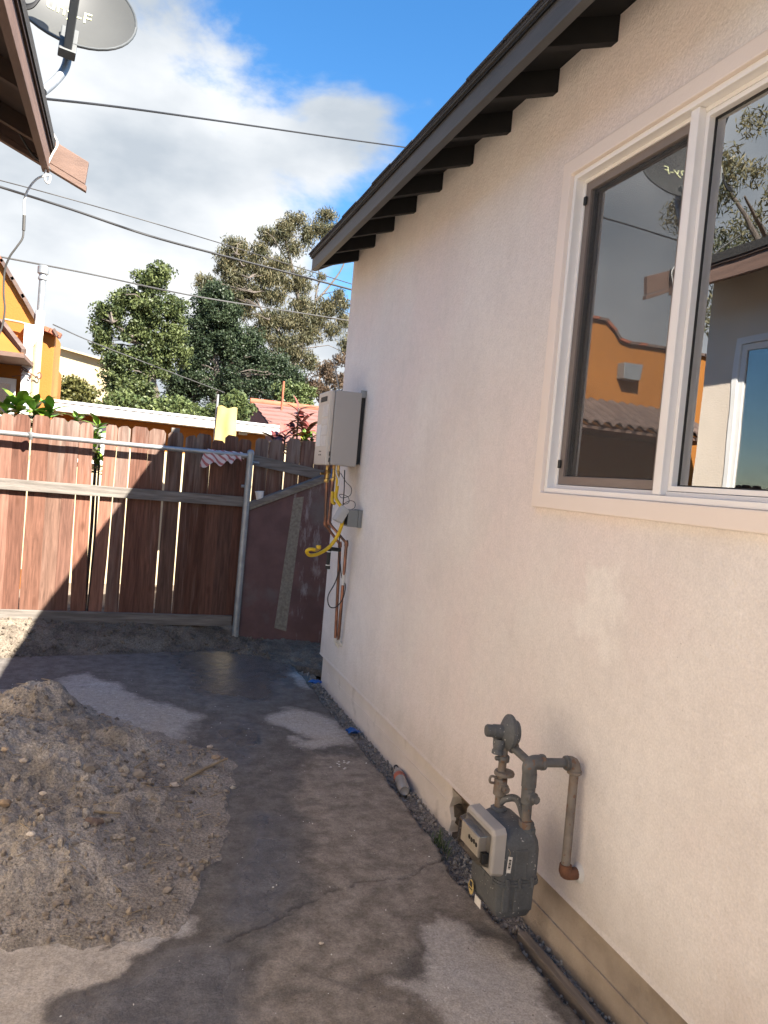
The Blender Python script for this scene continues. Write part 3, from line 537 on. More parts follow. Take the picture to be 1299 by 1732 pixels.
# loose crumbs: pebbles, gravel in the gap, straw
def scatter_rocks(name, pts, rs, mat, label, seed, parent=None):
    g = np.random.default_rng(seed); bm = bmesh.new(); bmesh.ops.create_icosphere(bm, subdivisions=1, radius=1)
    bv = np.array([v.co for v in bm.verts]); bf = np.array([[v.index for v in f.verts] for f in bm.faces]); bm.free()
    n = len(pts); q = g.normal(size=(n, 3, 3)); q = np.linalg.qr(q)[0]
    V = np.einsum('nij,kj->nki', q, bv)*g.uniform(.65, 1.2, (n, len(bv), 1))*np.array(rs)[:, None, None]*g.uniform(.5, 1.2, (n, 1, 3))
    V = V+np.array(pts)[:, None, :]; Fc = bf[None]+(np.arange(n)*len(bv))[:, None, None]
    me = bpy.data.meshes.new(name); me.from_pydata(V.reshape(-1, 3).tolist(), [], Fc.reshape(-1, 3).tolist()); me.materials.append(M[mat])
    o = link(bpy.data.objects.new(name, me)); return tag(o, label, 'pebbles', kind='stuff')
x = RNG.uniform(-1.6, .75, 9000); y = RNG.uniform(2.5, 5.2, 9000); h = pileh(x, y); dens = fbm(x, y, 3, 3)+.25
k = (h > .005) & (RNG.random(9000) < np.clip(dens*1.3, .12, 1)); x, y, h = x[k], y[k], h[k]; r = .003+.015*RNG.random(len(x))**4
scatter_rocks('pebbles', np.stack([x, y, h+r*.2], 1), r, 'pebble', 'small loose pebbles and crumbs scattered over the dirt pile', 1)
x = RNG.uniform(-1.6, 1.3, 2600); y = RNG.uniform(6.35, 6.98, 2600); h = bankh(x, y); k = h > 0; r = .005+.02*RNG.random(2600)**5
scatter_rocks('bank_pebbles', np.stack([x, y, h+r*.2], 1)[k], r[k], 'bankdirt', 'loose pebbles and clods on the dirt bank under the fence', 2)
y = RNG.uniform(1.2, 6.2, 4200); x = np.interp(y, ys_, xs_)+RNG.uniform(.0, .15, 4200); r = .003+.011*RNG.random(4200)**4
scatter_rocks('gap_gravel', np.stack([x, y, -.050+r*.4], 1), r, 'gravel', 'grey gravel and rubble in the gap along the house foundation', 3)
x = RNG.uniform(-2, 1.42, 500); y = RNG.uniform(1.4, 5.9, 500); r = .0015+.0035*RNG.random(500)**3
scatter_rocks('slab_grit', np.stack([x, y, slabh(x, y)+r*.3], 1), r, 'plaster', 'pale specks of grit lying on the wet concrete', 4)
x = RNG.uniform(-1.6, .70, 1100); y = RNG.uniform(2.55, 5.2, 1100); h = pileh(x, y); k = (h > .006) & (fbm(x, y, 2.5, 3) > -.25); r = .006+.026*RNG.random(1100)**4
scatter_rocks('clods', np.stack([x, y, h+r*.15], 1)[k], r[k], 'dirt', 'crumbly earth clods lying all over the dirt pile', 6)
mb = MB()
for i in range(420):
    x, y = RNG.uniform(-1.5, .72), RNG.uniform(2.5, 5.0); h = float(pileh(np.array([x]), np.array([y]))[0])
    if h < .005: continue
    a = RNG.uniform(0, 6.28); l = RNG.uniform(.012, .05); d = Vector((math.cos(a), math.sin(a), RNG.uniform(-.2, .25)))*l
    mb.tube([Vector((x, y, h+.006))-d, Vector((x, y, h+.008)), Vector((x, y, h+.006))+d], RNG.uniform(.0008, .002), 4)
solo('straw', mb, 'straw', 'dry straw and splinters strewn over the dirt pile', 'straw', kind='stuff')
def onpile(px, py):
    p = aZ(px, py, 0)
    for _ in range(12):
        h = float(pileh(np.array([p.x]), np.array([p.y]))[0]); p = aZ(px, py, max(h, 0))
    return p
STONES = [(153, 1303, 20, (.62, .6, .58), 'grey lump of rock half buried on the dirt pile crest'), (234, 1312, 17, (.95, .9, .85), 'pale angular stone beside the twig on the dirt pile'),
          (107, 1287, 11, (1.1, 1.05, 1), 'flat oval pale stone in the middle of the dirt pile'), (93, 1311, 9, (1.5, 1.4, 1.3), 'pale crumbled shard below the oval stone'),
          (82, 1325, 7, (1.4, 1.35, 1.25), 'small round pale stone left of the grey rock'), (72, 1343, 8, (1.9, 1.8, 1.7), 'white chip low on the left of the dirt pile'),
          (40, 1288, 9, (1.5, 1.4, 1.3), 'pale broken stone near the left end of the pile'), (8, 1360, 14, (.8, .65, .5), 'flat brown stone at the left photo edge'),
          (52, 1412, 9, (1.9, 1.85, 1.8), 'white curled plaster shard at the foot of the pile'), (294, 1330, 11, (1.8, 1.7, 1.6), 'white broken chunk right of the angular stone'),
          (272, 1296, 9, (1.3, 1.2, 1.1), 'small tan stone above the white chunk'), (355, 1264, 7, (1.5, 1.4, 1.3), 'round pale pebble at the wet notch beside the slab'),
          (365, 1283, 11, (.95, .8, .65), 'tan stone near the tip of the pale stick'), (394, 1333, 7, (1.6, 1.6, 1.5), 'pale pebble on the wet edge below the stick'),
          (8, 1268, 8, (1.5, 1.25, 1), 'small tan stone on the left flank of the pile'), (225, 1420, 7, (1., .95, .85), 'single grey pebble on the flat dirt apron'),
          (88, 1432, 8, (1., .9, .8), 'brown stone lying left of the brick fragment'), (18, 1545, 9, (.75, .7, .7), 'dark stone on the lower left dirt edge')]
for i, (px, py, s, c, lab) in enumerate(STONES):
    p = onpile(px, py); dpt = (p-CAM).dot(fwd); r = s*.66*dpt/F_PX
    o = solo('stone', MB().rock(p+Vector((0, 0, r*.25)), r, (1.2, .9, .7), seed=i+3, sub=2), 'stone', lab, 'stone', 'stones on the dirt pile'); o.color = (*c, 1)
p, q = onpile(312, 1322), onpile(384, 1287)
solo('stick', MB().tube([p+Vector((0, 0, .012)), (p+q)/2+Vector((0, 0, .018)), q+Vector((0, 0, .014))], [.006, .008, .005], 7), 'straw', 'short pale wooden stick lying on the right of the dirt pile', 'stick')
p, q = onpile(158, 1377), onpile(204, 1380)
solo('stick', MB().tube([p+Vector((0, 0, .010)), q+Vector((0, 0, .012))], [.006, .004], 6), 'straw', 'thin tan twig beside the red brick fragment', 'stick')
p, q = onpile(228, 1302), onpile(253, 1288)
solo('stick', MB().tube([p+Vector((0, 0, .012)), q+Vector((0, 0, .02))], [.004, .003], 6), 'straw', 'forked straw coloured twig above the pale angular stone', 'stick')
p = onpile(158, 1392); solo('brick_fragment', MB().rock(p+Vector((0, 0, .005)), .032, (1.3, .8, .6), 41, 2), 'darktile', 'reddish brick fragment under the thin twig', 'brick')
p = aZ(380, 1553, 0); 
for i, (px, py, s, lab) in enumerate([(543, 1600, 7, 'curled pale leaf scrap on the wet slab'), (150, 1066, 10, 'white plaster lump at the foot of the dirt bank'), (180, 1054, 7, 'small white stone on the dirt bank'), (246, 1042, 10, 'round grey stone on the bank under the fence rail')]):
    p = aZ(px, py, 0.0) if py > 1200 else aZ(px, py, .05); d = (p-CAM).dot(fwd)
    o = solo('rubble', MB().rock(p+Vector((0, 0, .01)), s*.5*d/F_PX, (1.5, .8, .6), 60+i, 2), 'stone', lab, 'rubble'); o.color = (1.7, 1.65, 1.6, 1) if i < 3 else (.9, .85, .8, 1)
for i, (px, py, w, lab) in enumerate([(533, 1157, .10, 'blue plastic scrap on the concrete by the house corner'), (597, 1240, .11, 'crumpled blue wrapper in the gravel gap by the foundation'), (529, 1107, .08, 'torn blue wrapper on the wet ground before the fence')]):
    p = aZ(px, py, .01 if i != 1 else -.03); g = random.Random(i); mb = MB(); n = 6
    vs = [(p.x+(a/(n-1)-.5)*w*(1 if i == 0 else .8), p.y+(b/(n-1)-.5)*w*.7, p.z+.004+g.random()*.025) for a in range(n) for b in range(n)]
    mb.add(vs, [(a*n+b, a*n+b+1, a*n+n+b+1, a*n+n+b) for a in range(n-1) for b in range(n-1) if g.random() > .12])
    solo('plastic_scrap', mb, 'blue', lab, 'wrapper', smooth=50)

# ------------------------------------------------------------------ house on the right
Y0, Y1, ZB = -4.0, 5.835, .195
house = thing('stucco_house', (1.6, 1, 0), 'cream stucco house with charcoal eaves and a sliding window', 'house')
ys, zs = [Y0, 1.36, 2.655, Y1], [ZB, .200, .212, 1.615, 2.84, 3.345]; off = [-.004, -.003, 0, 0, 0, 0]
mb = MB(); vs = []; fs = []
for z, o_ in zip(zs, off):
    for y_ in ys: vs.append((WX+o_, y_+(-o_ if y_ == Y1 else 0), z))
for j in range(5):
    for i in range(3):
        if i == 1 and j == 3: continue
        a = j*4+i; fs.append((a, a+1, a+5, a+4))
nv = len(vs)
for z in zs:
    for y_ in ys: vs.append((WX+.15, y_, z))
for j in range(5):
    for i in range(3):
        if i == 1 and j == 3: continue
        a = nv+j*4+i; fs.append((a+4, a+5, a+1, a))
def quad(a, b): fs.append((a, b, b+nv, a+nv))
for i in range(3): quad(i, i+1); quad(20+i+1, 20+i)
for j in range(5): quad(j*4+4, j*4); quad(j*4+3, j*4+7)
quad(3*4+2, 3*4+1); quad(4*4+1, 4*4+2); quad(3*4+1, 4*4+1); quad(4*4+2, 3*4+2)
mb.add(vs, fs).build('wall', 'stucco', house)
MB().box((WX+.152, Y1-.15, ZB), (7.5, Y1, 3.33)).build('wall', 'stucco', house)
MB().box((WX+.152, Y0, ZB), (7.5, Y0+.15, 3.33)).build('wall', 'stucco', house)
MB().box((7.502, Y0, ZB), (7.65, Y1, 3.33)).build('wall', 'stucco', house)
MB().box((1.72, Y0+.16, .45), (7.5, Y1-.16, .5)).build('interior_floor', 'room', house)
MB().box((1.725, Y0+.16, 2.97), (7.49, Y1-.16, 3.0)).build('interior_ceiling', 'room', house)
MB().box((4.4, Y0+.16, .5), (4.45, Y1-.16, 2.97)).build('interior_wall', 'room', house)
# foundation, broken open behind the meter
FX = WX+.022
fz0 = -.12
HY0, HY1 = 2.80, 3.28
MB().prism([(FX, Y1-.02, fz0), (FX, Y1-.02, ZB-.002), (FX, HY1+.012, ZB-.002), (FX, HY1-.01, .13), (FX, HY1+.015, .07), (FX, HY1-.02, .02), (FX, HY1-.005, -.04), (FX, HY1-.05, fz0)], (.085, 0, 0)).build('foundation', 'found', house)
MB().box((FX, Y0, fz0), (FX+.2, HY0, ZB-.002)).build('foundation', 'found_raw', house, bevel=.006)
MB().box((FX-.007, Y0, .055), (FX+.001, HY0-.05, .062)).build('form_line', 'found_raw', house)
MB().box((FX-.005, HY1+.05, .085), (FX+.001, Y1-.2, .091)).build('form_line', 'found', house)
MB().box((FX+.09, HY0-.1, fz0), (FX+.3, HY1+.1, ZB+.1)).build('crawl_space', 'cavity', house)
mb = MB(); g = random.Random(5)
for i in range(80): mb.rock((FX+g.uniform(.02, .12), g.uniform(HY0, HY1-.01), fz0+.02+g.random()**1.2*.26), g.uniform(.015, .045), seed=i+90)
o = mb.build('rubble', 'cavity', house); o['kind'] = 'stuff'
for i in range(5):
    y_ = HY0+.06+i*.09; MB().obox((FX+.05+g.random()*.05, y_, fz0+.05), (FX+.02+g.random()*.06, y_+g.uniform(-.08, .08), ZB-.01), .012, .03, (1, 0, 0)).build('splinter', 'oldwood', house)
MB().obox((FX+.03, HY0-.02, ZB-.02), (FX+.03, HY1+.02, ZB-.02), .05, .03).build('sill_plate', 'oldwood', house)
# eaves: sheathing, rafters, fascia, roof, shingle edge
SL = .33
def rz(x): return 3.25+(x-1.283)*SL                             # underside of sheathing
RX = 4.6; YE = 5.85
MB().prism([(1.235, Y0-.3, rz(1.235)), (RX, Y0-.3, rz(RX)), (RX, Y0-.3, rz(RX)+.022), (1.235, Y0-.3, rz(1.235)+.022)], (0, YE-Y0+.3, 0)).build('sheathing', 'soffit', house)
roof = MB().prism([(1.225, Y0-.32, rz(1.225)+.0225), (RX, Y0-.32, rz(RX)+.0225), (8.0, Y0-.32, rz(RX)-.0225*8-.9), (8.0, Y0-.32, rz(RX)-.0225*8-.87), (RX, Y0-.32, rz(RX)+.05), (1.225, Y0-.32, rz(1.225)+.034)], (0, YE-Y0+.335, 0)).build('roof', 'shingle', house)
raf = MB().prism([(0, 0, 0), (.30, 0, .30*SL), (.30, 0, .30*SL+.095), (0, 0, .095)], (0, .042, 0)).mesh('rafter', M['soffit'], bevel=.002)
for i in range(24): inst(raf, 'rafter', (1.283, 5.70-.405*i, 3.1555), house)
MB().box((1.245, Y0-.3, 3.148), (1.282, YE-.004, 3.246)).build('fascia_board', 'black_wood', house, bevel=.003)
MB().box((1.228, Y0-.3, 3.2465), (1.2445, YE-.002, 3.262)).build('drip_edge', 'black_wood', house)
MB().prism([(1.2835, YE-.04, rz(1.285)-.10), (WX+.1, YE-.04, rz(WX+.1)-.02), (WX+.1, YE-.04, rz(WX+.1)-.002), (1.2835, YE-.04, rz(1.285)-.002)], (0, .035, 0)).build('barge_board', 'black_wood', house)
shm = MB().prism([(0, 0, 0), (.26, 0, .26*SL), (.26, 0, .26*SL+.004), (0, 0, .011)], (0, .315, 0)).mesh('shingle', M['shingle'])
g = random.Random(3)
for i in range(31):
    inst(shm, 'shingle', (1.217+g.uniform(-.003, .003), 5.545-i*.318, rz(1.217)+.0345+g.uniform(0, .003)), house, (g.uniform(-.006, .006), g.uniform(-.01, .01), g.uniform(-.008, .008)))

# window in the stucco wall
WY0, WY1, WZ0, WZ1 = 1.285, 2.722, 1.551, 2.902
def ring(mb, x0, x1, y0, y1, z0, z1, w, wb=None):
    """picture frame between x0 (outer face) and x1"""
    wb = wb or w; o = [(y0, z0), (y1, z0), (y1, z1), (y0, z1)]; i = [(y0+w, z0+wb), (y1-w, z0+wb), (y1-w, z1-w), (y0+w, z1-w)]
    vs = [(x, *p) for x in (x0, x1) for p in o+i]; fs = []
    for k in range(4):
        n = (k+1) % 4; fs += [(k, n, n+4, k+4), (k+8, k+12, n+12, n+8), (k, k+8, n+8, n), (k+4, n+4, n+12, k+12)]
    return mb.add(vs, fs)
win = ring(MB(), WX-.022, WX+.004, WY0, WY1, WZ0, WZ1, .060).build('window', 'trim', house, bevel=.005)
fy0, fy1, fz0_, fz1_ = WY0+.0605, WY1-.0605, WZ0+.0605, WZ1-.0605
ring(MB(), WX-.006, WX+.085, fy0, fy1, fz0_, fz1_, .020).build('frame', 'vinyl', win, bevel=.003)
ring(MB(), WX+.028, WX+.086, fy0+.0205, fy1-.0205, fz0_+.0205, fz1_-.0205, .014).build('frame', 'vinyl', win, bevel=.002)
MY = 2.008
MB().box((WX+.004, MY-.024, fz0_+.021), (WX+.084, MY+.014, fz1_-.021)).build('mullion', 'vinyl', win, bevel=.004)
MB().box((WX+.012, MY+.0145, fz0_+.021), (WX+.07, MY+.020, fz1_-.021)).build('mullion_track', 'vinyl', win)
ring(MB(), WX+.032, WX+.05, MY+.022, fy1-.036, fz0_+.036, fz1_-.036, .032).build('screen_frame', 'bronze', win, bevel=.002)
ring(MB(), WX+.0505, WX+.075, MY+.04, fy1-.04, fz0_+.05, fz1_-.05, .022).build('sash', 'rubber', win)
MB().box((WX+.040, MY+.05, fz0_+.066), (WX+.0405, fy1-.066, fz1_-.066)).build('insect_screen', 'screen', win)
MB().box((WX+.060, MY+.055, fz0_+.065), (WX+.064, fy1-.055, fz1_-.065)).build('pane', 'glass', win)
ring(MB(), WX+.030, WX+.058, fy0+.036, MY-.025, fz0_+.036, fz1_-.036, .016).build('sash', 'vinyl', win, bevel=.002)
ring(MB(), WX+.052, WX+.066, fy0+.05, MY-.037, fz0_+.05, fz1_-.05, .007).build('gasket', 'rubber', win)
MB().box((WX+.056, fy0+.055, fz0_+.055), (WX+.060, MY-.043, fz1_-.055)).build('pane', 'glass', win)
for z in (aX(992, 340, WX+.03).z, aX(945, 785, WX+.03).z):
    MB().box((WX+.022, fy1-.052, z-.016), (WX+.031, fy1-.036, z+.016)).build('latch', 'rubber', win, bevel=.003)
bl = thing('vertical_blind', (1.8, 2.3, 1.6), 'vertical blind slats hanging behind the left window pane', 'blind')
MB().box((1.70, MY-.02, 2.80), (1.735, fy1+.02, 2.84)).build('head_rail', 'blind', bl)
sm_ = MB().box((-.0015, -.04, 0), (.0015, .04, 1.24)).mesh('slat', M['blind'])
g = random.Random(9)
for i in range(9): inst(sm_, 'slat', (1.715, MY+.03+i*.075, 1.555), bl, (0, 0, R(-38+g.uniform(-9, 9))))

# ------------------------------------------------------------------ tankless water heater and plumbing
HX0, HX1, HY, HYB, HZ0, HZ1 = 1.345, 1.535, 5.171, 5.52, 1.68, 2.197
ht = thing('water_heater', (1.45, 5.35, 1.68), 'grey wall hung tankless water heater near the house corner', 'water heater')
MB().box((HX0, HY, HZ0), (HX1, HYB, HZ1)).build('casing', 'heater', ht, bevel=.008)
fc = MB().box((HX0-.035, HY+.006, HZ0-.006), (HX0-.001, HYB-.006, HZ1-.004)).build('front_cover', 'heater_front', ht, bevel=.012, seg=3)
MB().box((HX0-.0385, HY+.09, HZ1-.075), (HX0-.034, HYB-.09, HZ1-.04)).build('vent_grille', 'ink', fc)
for i, (a, b) in enumerate([(.10, .185), (.20, .235), (.245, .31), (.32, .39)]):
    MB().box((HX0-.0375, HY+.03, HZ1-b), (HX0-.0345, HYB-.16, HZ1-a)).build('label', 'label', fc)
MB().box((HX0-.038, HYB-.15, HZ1-.39), (HX0-.0345, HYB-.05, HZ1-.235)).build('label', 'white', fc)
mb = MB(); c = Vector((HX0-.0365, HY+.17, HZ0+.075))
mb.box(c+Vector((-.0005, -.03, .012)), c+Vector((.0005, .03, .018))).box(c+Vector((-.0005, -.035, -.014)), c+Vector((.0005, -.008, -.006))).box(c+Vector((-.0005, .008, -.014)), c+Vector((.0005, .035, -.006)))
mb.build('emblem', 'ink', fc)
for z in (.045, .09): MB().box((HX0-.012, HY-.0015, HZ0+z-.03), (HX0-.006, HY+.004, HZ0+z)).build('slot', 'ink', ht)
MB().box((HX1-.001, HY+.03, HZ0+.02), (WX-.001, HYB-.03, HZ1-.02)).build('gap_shadow', 'ink', ht)  # black filler standing in for the shadow between casing and wall
MB().box((HX1-.004, HY+.01, HZ1-.03), (WX-.002, HY+.028, HZ1+.02)).build('bracket', 'galv', ht)
MB().box((HX1-.004, HY+.1, HZ1+.001), (WX-.002, HY+.20, HZ1+.012)).build('bracket', 'galv', ht)
rod0 = aY(575, 668, 5.3); rod1 = aY(563, 600, 5.3)
solo('conduit_stub', MB().tube([rod0-Vector((0, 0, .0)), rod1], .006, 8), 'galv', 'thin leaning metal rod sticking up above the water heater', 'rod')
# copper lines: two pipes down the wall with a dog-leg
PX = 1.50
def cp(pts, label, r=.0115):
    t = thing('copper_pipe', pts[-1], label, 'pipe', 'copper pipes under the heater')
    MB().tube(pts, r, 12).build('pipe', 'copper', t, smooth=40)
    for p, q in zip(pts[1:-1], pts[2:]):
        d = (Vector(q)-Vector(p)).normalized(); e = (Vector(p)-Vector(pts[0])).normalized()
        MB().tube([Vector(p)-e*.02, p, Vector(p)+d*.02], r+.0035, 12).build('elbow', 'copper', t, smooth=50)
    return t
def W(px, py, X=PX): return aX(px, py, X)
# positions measured on a plane just off the wall; upper runs hang from the heater's ports
a0, a1, a2, a3 = aY(553, 800, 5.36), aY(550, 887, 5.36), aX(575, 921, 1.52), aX(567, 1087, 1.54)
b0, b1, b2, b3 = aY(564, 800, 5.30), aY(556, 884, 5.30), aX(586, 919, 1.52), aX(572, 1085, 1.54)
c1 = cp([a0+Vector((0, 0, .06)), a1, a2, a3], 'far copper pipe bent toward the wall below the water heater')
c2 = cp([b0+Vector((0, 0, .06)), b1, b2, b3], 'near copper pipe running straight down beside the white tape')
for t, p in ((c1, a3), (c2, b3)):
    MB().tube([p+Vector((0, 0, .035)), p, (WX+.002, p.y, p.z-.03)], .013, 10).build('stub_out', 'plaster', t, smooth=40)
pp = b2.lerp(b3, .35); MB().tube([pp+Vector((0, 0, .05)), pp-Vector((0, 0, .05))], .0135, 12).build('tape', 'plaster', c2, smooth=40)
vt = thing('valve_cluster', aY(556, 815, 5.33), 'cluster of brass service valves directly under the heater', 'valve')
for i, (px, py, yy) in enumerate([(553, 802, 5.36), (564, 800, 5.30)]):
    p = aY(px, py, yy); mb = MB(); mb.lathe(p+Vector((0, 0, -.06)), (0, 0, 1), [(.015, 0), (.018, .012), (.018, .025), (.014, .03), (.016, .06), (.016, .085), (.012, .09), (.012, .13)], 8); mb.build('valve_body', 'brass', vt)
    MB().tube([p, p+Vector((-.05, -.01, 0))], .009, 8).build('drain_port', 'brass', vt, smooth=40)
    MB().obox(p+Vector((-.02, -.02, -.04)), p+Vector((-.02, -.025, .03)), .012, .006, (1, 0, 0)).build('lever', 'blue' if i else 'rust', vt)
# yellow gas connector
hose = [aY(571, 805, 5.22), aY(570, 826, 5.2), aY(568, 842, 5.18), aY(577, 857, 5.12), aY(582, 868, 5.10), aY(578, 888, 5.12), aY(570, 908, 5.15), aY(556, 926, 5.15), aY(538, 937, 5.12), aY(524, 939, 5.08), aY(519, 933, 5.05), aY(524, 929, 5.04), aY(533, 930, 5.04)]
gh = thing('gas_hose', hose[8], 'yellow flexible gas hose curling below the heater', 'hose')
MB().tube(smoothpath(hose, 5), .0125, 12).build('hose', 'yellow', gh, smooth=60)
MB().tube(smoothpath([aY(563, 832, 5.24), aY(562, 848, 5.22), aY(566, 852, 5.2)], 4), .012, 10).build('hose_end', 'yellow', gh, smooth=60)
p = hose[-1]; MB().lathe(p, (1, .2, .25), [(.011, -.005), (.015, 0), (.015, .02), (.011, .022), (.011, .035)], 6).build('nut', 'brass', gh)
MB().lathe(aY(539, 925, 5.04), (0, 0, 1), [(.012, -.012), (.016, -.01), (.016, .01), (.009, .012)], 6).build('cap', 'yellow', gh)
MB().lathe(hose[0]+Vector((0, 0, .0)), (0, 0, 1), [(.014, -.01), (.016, 0), (.016, .03), (.012, .035), (.012, .12)], 8).build('nut', 'brass', gh)
# gas drip stub hanging
dt0 = aY(557, 928, 5.2)
dl = thing('drip_leg', dt0, 'short black pipe stub hanging from the yellow hose', 'pipe')
MB().tube([aY(575, 930, 5.25), dt0], .014, 10).build('elbow', 'ink', dl, smooth=40)
MB().lathe(dt0+Vector((0, 0, .012)), (0, 0, -1), [(.016, 0), (.016, .03), (.013, .031), (.013, .13), (.017, .132), (.017, .155)], 12).build('nipple', 'ink', dl, smooth=40)
for z in (.03, .125): MB().lathe(dt0+Vector((0, 0, .012-z)), (0, 0, -1), [(.0165, 0), (.0165, .006)], 12).build('thread', 'white', dl, smooth=40)
# cables
solo('black_cable', MB().tube(smoothpath([aY(583, 795, 5.2), aY(582, 830, 5.2), aY(580, 855, 5.2), aY(576, 890, 5.2), aY(573, 930, 5.2), aY(574, 960, 5.18), aY(567, 985, 5.17), aY(555, 1008, 5.15), aY(557, 1025, 5.15), aY(568, 1027, 5.16), aY(580, 1012, 5.18), aY(584, 990, 5.2), aY(578, 977, 5.22), aY(575, 950, 5.22)], 6), .004, 7), 'wire', 'black cable looping down in front of the copper pipes', 'cable', smooth=60)
solo('thin_wire', MB().tube(smoothpath([aY(576, 800, 5.18), aY(585, 815, 5.18), aY(594, 825, 5.18), aY(592, 838, 5.18), aY(578, 842, 5.16), aY(575, 836, 5.16), aY(588, 840, 5.16), aY(590, 850, 5.16), aY(580, 853, 5.15), aY(592, 847, 5.14), aY(600, 850, 5.13), aY(600, 858, 5.12), aY(594, 862, 5.12)], 6), .0022, 6), 'wire', 'thin grey wire tangle above the outlet box', 'cable', smooth=60)
solo('white_cable', MB().tube(smoothpath([aY(569, 786, 5.2), aY(569, 800, 5.19), aY(573, 812, 5.18), aY(572, 822, 5.18)], 5), .005, 7), 'whitewire', 'short white cable under the heater bottom', 'cable', smooth=60)
# outlet box with flipped-open cover
ob = thing('outlet_box', aX(602, 878, 1.55), 'grey weatherproof outlet box with its cover swung open', 'outlet box')
by = aX(603, 878, 1.53).y
q = [aY(590, 862, by), aY(618, 866, by), aY(613, 895, by), aY(588, 891, by)]
x0, x1 = q[0].x, WX+.001; z0, z1 = q[3].z, q[0].z
MB().box((x0, by, z0), (x1-.03, by+.11, z1)).build('body', 'greybox', ob, bevel=.005)
MB().box((x1-.029, by-.003, z0-.003), (x1, by+.113, z1+.003)).build('back_box', 'greybox', ob, bevel=.004)
MB().box((x0-.006, by+.01, z0+.012), (x0+.002, by+.10, z1-.012)).build('socket', 'ink', ob)
cv = [aY(582, 855, by), aY(592, 864, by), aY(579, 886, by), aY(568, 880, by)]
MB().prism([cv[0], cv[1], cv[2], cv[3]], (0, .11, 0)).build('cover', 'palebox', ob, bevel=.008)

# ------------------------------------------------------------------ gas meter
gm = thing('gas_meter', (1.35, 2.3, .17), 'grey gas meter with regulator hanging on pipes beside the wall', 'gas meter')
MX0, MX1, MYA, MYB, MZ0, MZM, MZ1 = 1.272, 1.425, 2.205, 2.440, .172, .300, .475
def loft(mb, rings):
    n = len(rings[0]); vs = [p for r_ in rings for p in r_]; fs = [tuple(range(n-1, -1, -1)), tuple((len(rings)-1)*n+k for k in range(n))]
    for i in range(len(rings)-1):
        for k in range(n): a, b = i*n+k, i*n+(k+1) % n; fs.append((a, b, b+n, a+n))
    return mb.add(vs, fs)
def rrect(x0, x1, y0, y1, z, r, n=5):
    out = []
    for cx_, cy_, a0_ in ((x1-r, y1-r, 0), (x0+r, y1-r, 90), (x0+r, y0+r, 180), (x1-r, y0+r, 270)):
        for i in range(n+1): a = R(a0_+90*i/n); out.append((cx_+r*math.cos(a), cy_+r*math.sin(a), z))
    return out
loft(MB(), [rrect(MX0+.022, MX1-.022, MYA+.022, MYB-.022, MZ0, .02), rrect(MX0+.014, MX1-.014, MYA+.014, MYB-.014, MZ0+.004, .025), rrect(MX0+.008, MX1-.008, MYA+.008, MYB-.008, MZ0+.02, .028), rrect(MX0+.002, MX1-.002, MYA+.002, MYB-.002, MZM-.008, .03)]).build('lower_case', 'meter', gm, smooth=45)
rr_ = [(0, MZM+.008, .03), (0, MZ1-.07, .03), (.004, MZ1-.045, .03), (.014, MZ1-.02, .03), (.030, MZ1-.004, .03), (.045, MZ1, .02)]
loft(MB(), [rrect(MX0+i, MX1-i, MYA+i, MYB-i, z, r_) for i, z, r_ in rr_]).build('upper_case', 'meter', gm, smooth=45)
loft(MB(), [rrect(MX0-.006, MX1+.006, MYA-.006, MYB+.006, z, .034) for z in (MZM-.009, MZM-.0005)]).build('flange', 'meter', gm, smooth=30)
loft(MB(), [rrect(MX0-.004, MX1+.004, MYA-.004, MYB+.004, z, .034) for z in (MZM, MZM+.008)]).build('flange', 'meter', gm, smooth=30)
for x_, y_ in [(MX0+.03, MYA-.002), (MX0+.075, MYA-.003), (MX1-.03, MYA-.002), (MX0-.002, MYA+.04), (MX0-.002, MYA+.10)]:
    MB().lathe((x_, y_, MZM-.016), (0, 0, 1), [(.0075, 0), (.0075, .03), (.005, .034)], 6).build('bolt', 'meter', gm)
MB().box((MX0+.05, MYA-.004, MZM+.012), (MX0+.10, MYA+.01, MZ1-.06)).build('case_rib', 'meter', gm, bevel=.006)
MB().box((MX0+.02, MYA-.002, MZ0+.03), (MX0+.045, MYA+.012, MZM-.012)).build('case_rib', 'meter', gm, bevel=.006)
MB().box((MX0+.060, MYA-.002, MZ0+.03), (MX1-.02, MYA+.012, MZM-.012)).build('case_rib', 'meter', gm, bevel=.006)
# index housing on the front (facing the yard)
ix = loft(MB(), [[(x_, *p) for p in [(y0_+c_, z0_), (y1_-c_, z0_), (y1_, z0_+c_), (y1_, z1_-c_), (y1_-c_, z1_), (y0_+c_, z1_), (y0_, z1_-c_), (y0_, z0_+c_)]] for x_, y0_, y1_, z0_, z1_, c_ in
     [(MX0+.012, MYA-.002, MYB-.012, MZM+.022, MZ1+.012, .014), (MX0-.028, MYA+.000, MYB-.014, MZM+.026, MZ1+.008, .014), (MX0-.034, MYA+.008, MYB-.022, MZM+.034, MZ1, .012)]]).build('index_housing', 'meter_pale', gm, bevel=.003)
iy0, iy1, iz0, iz1 = MYA+.020, MYB-.034, MZM+.050, MZ1-.014
loft(MB(), [[(x_, *p) for p in [(iy0+i, iz0+i), (iy1-i, iz0+i), (iy1-i, iz1-i), (iy0+i, iz1-i)]] for x_, i in [(MX0-.033, 0), (MX0-.070, .008), (MX0-.076, .014)]]).build('clear_cover', 'clear', ix, bevel=.003)
MB().box((MX0-.062, iy0+.026, iz0+.022), (MX0-.0345, iy1-.016, iz1-.016)).build('dial_block', 'meter_pale', ix, bevel=.002)
MB().box((MX0-.0645, iy0+.030, iz0+.026), (MX0-.0625, iy1-.020, iz1-.02)).build('dial_plate', 'label', ix)
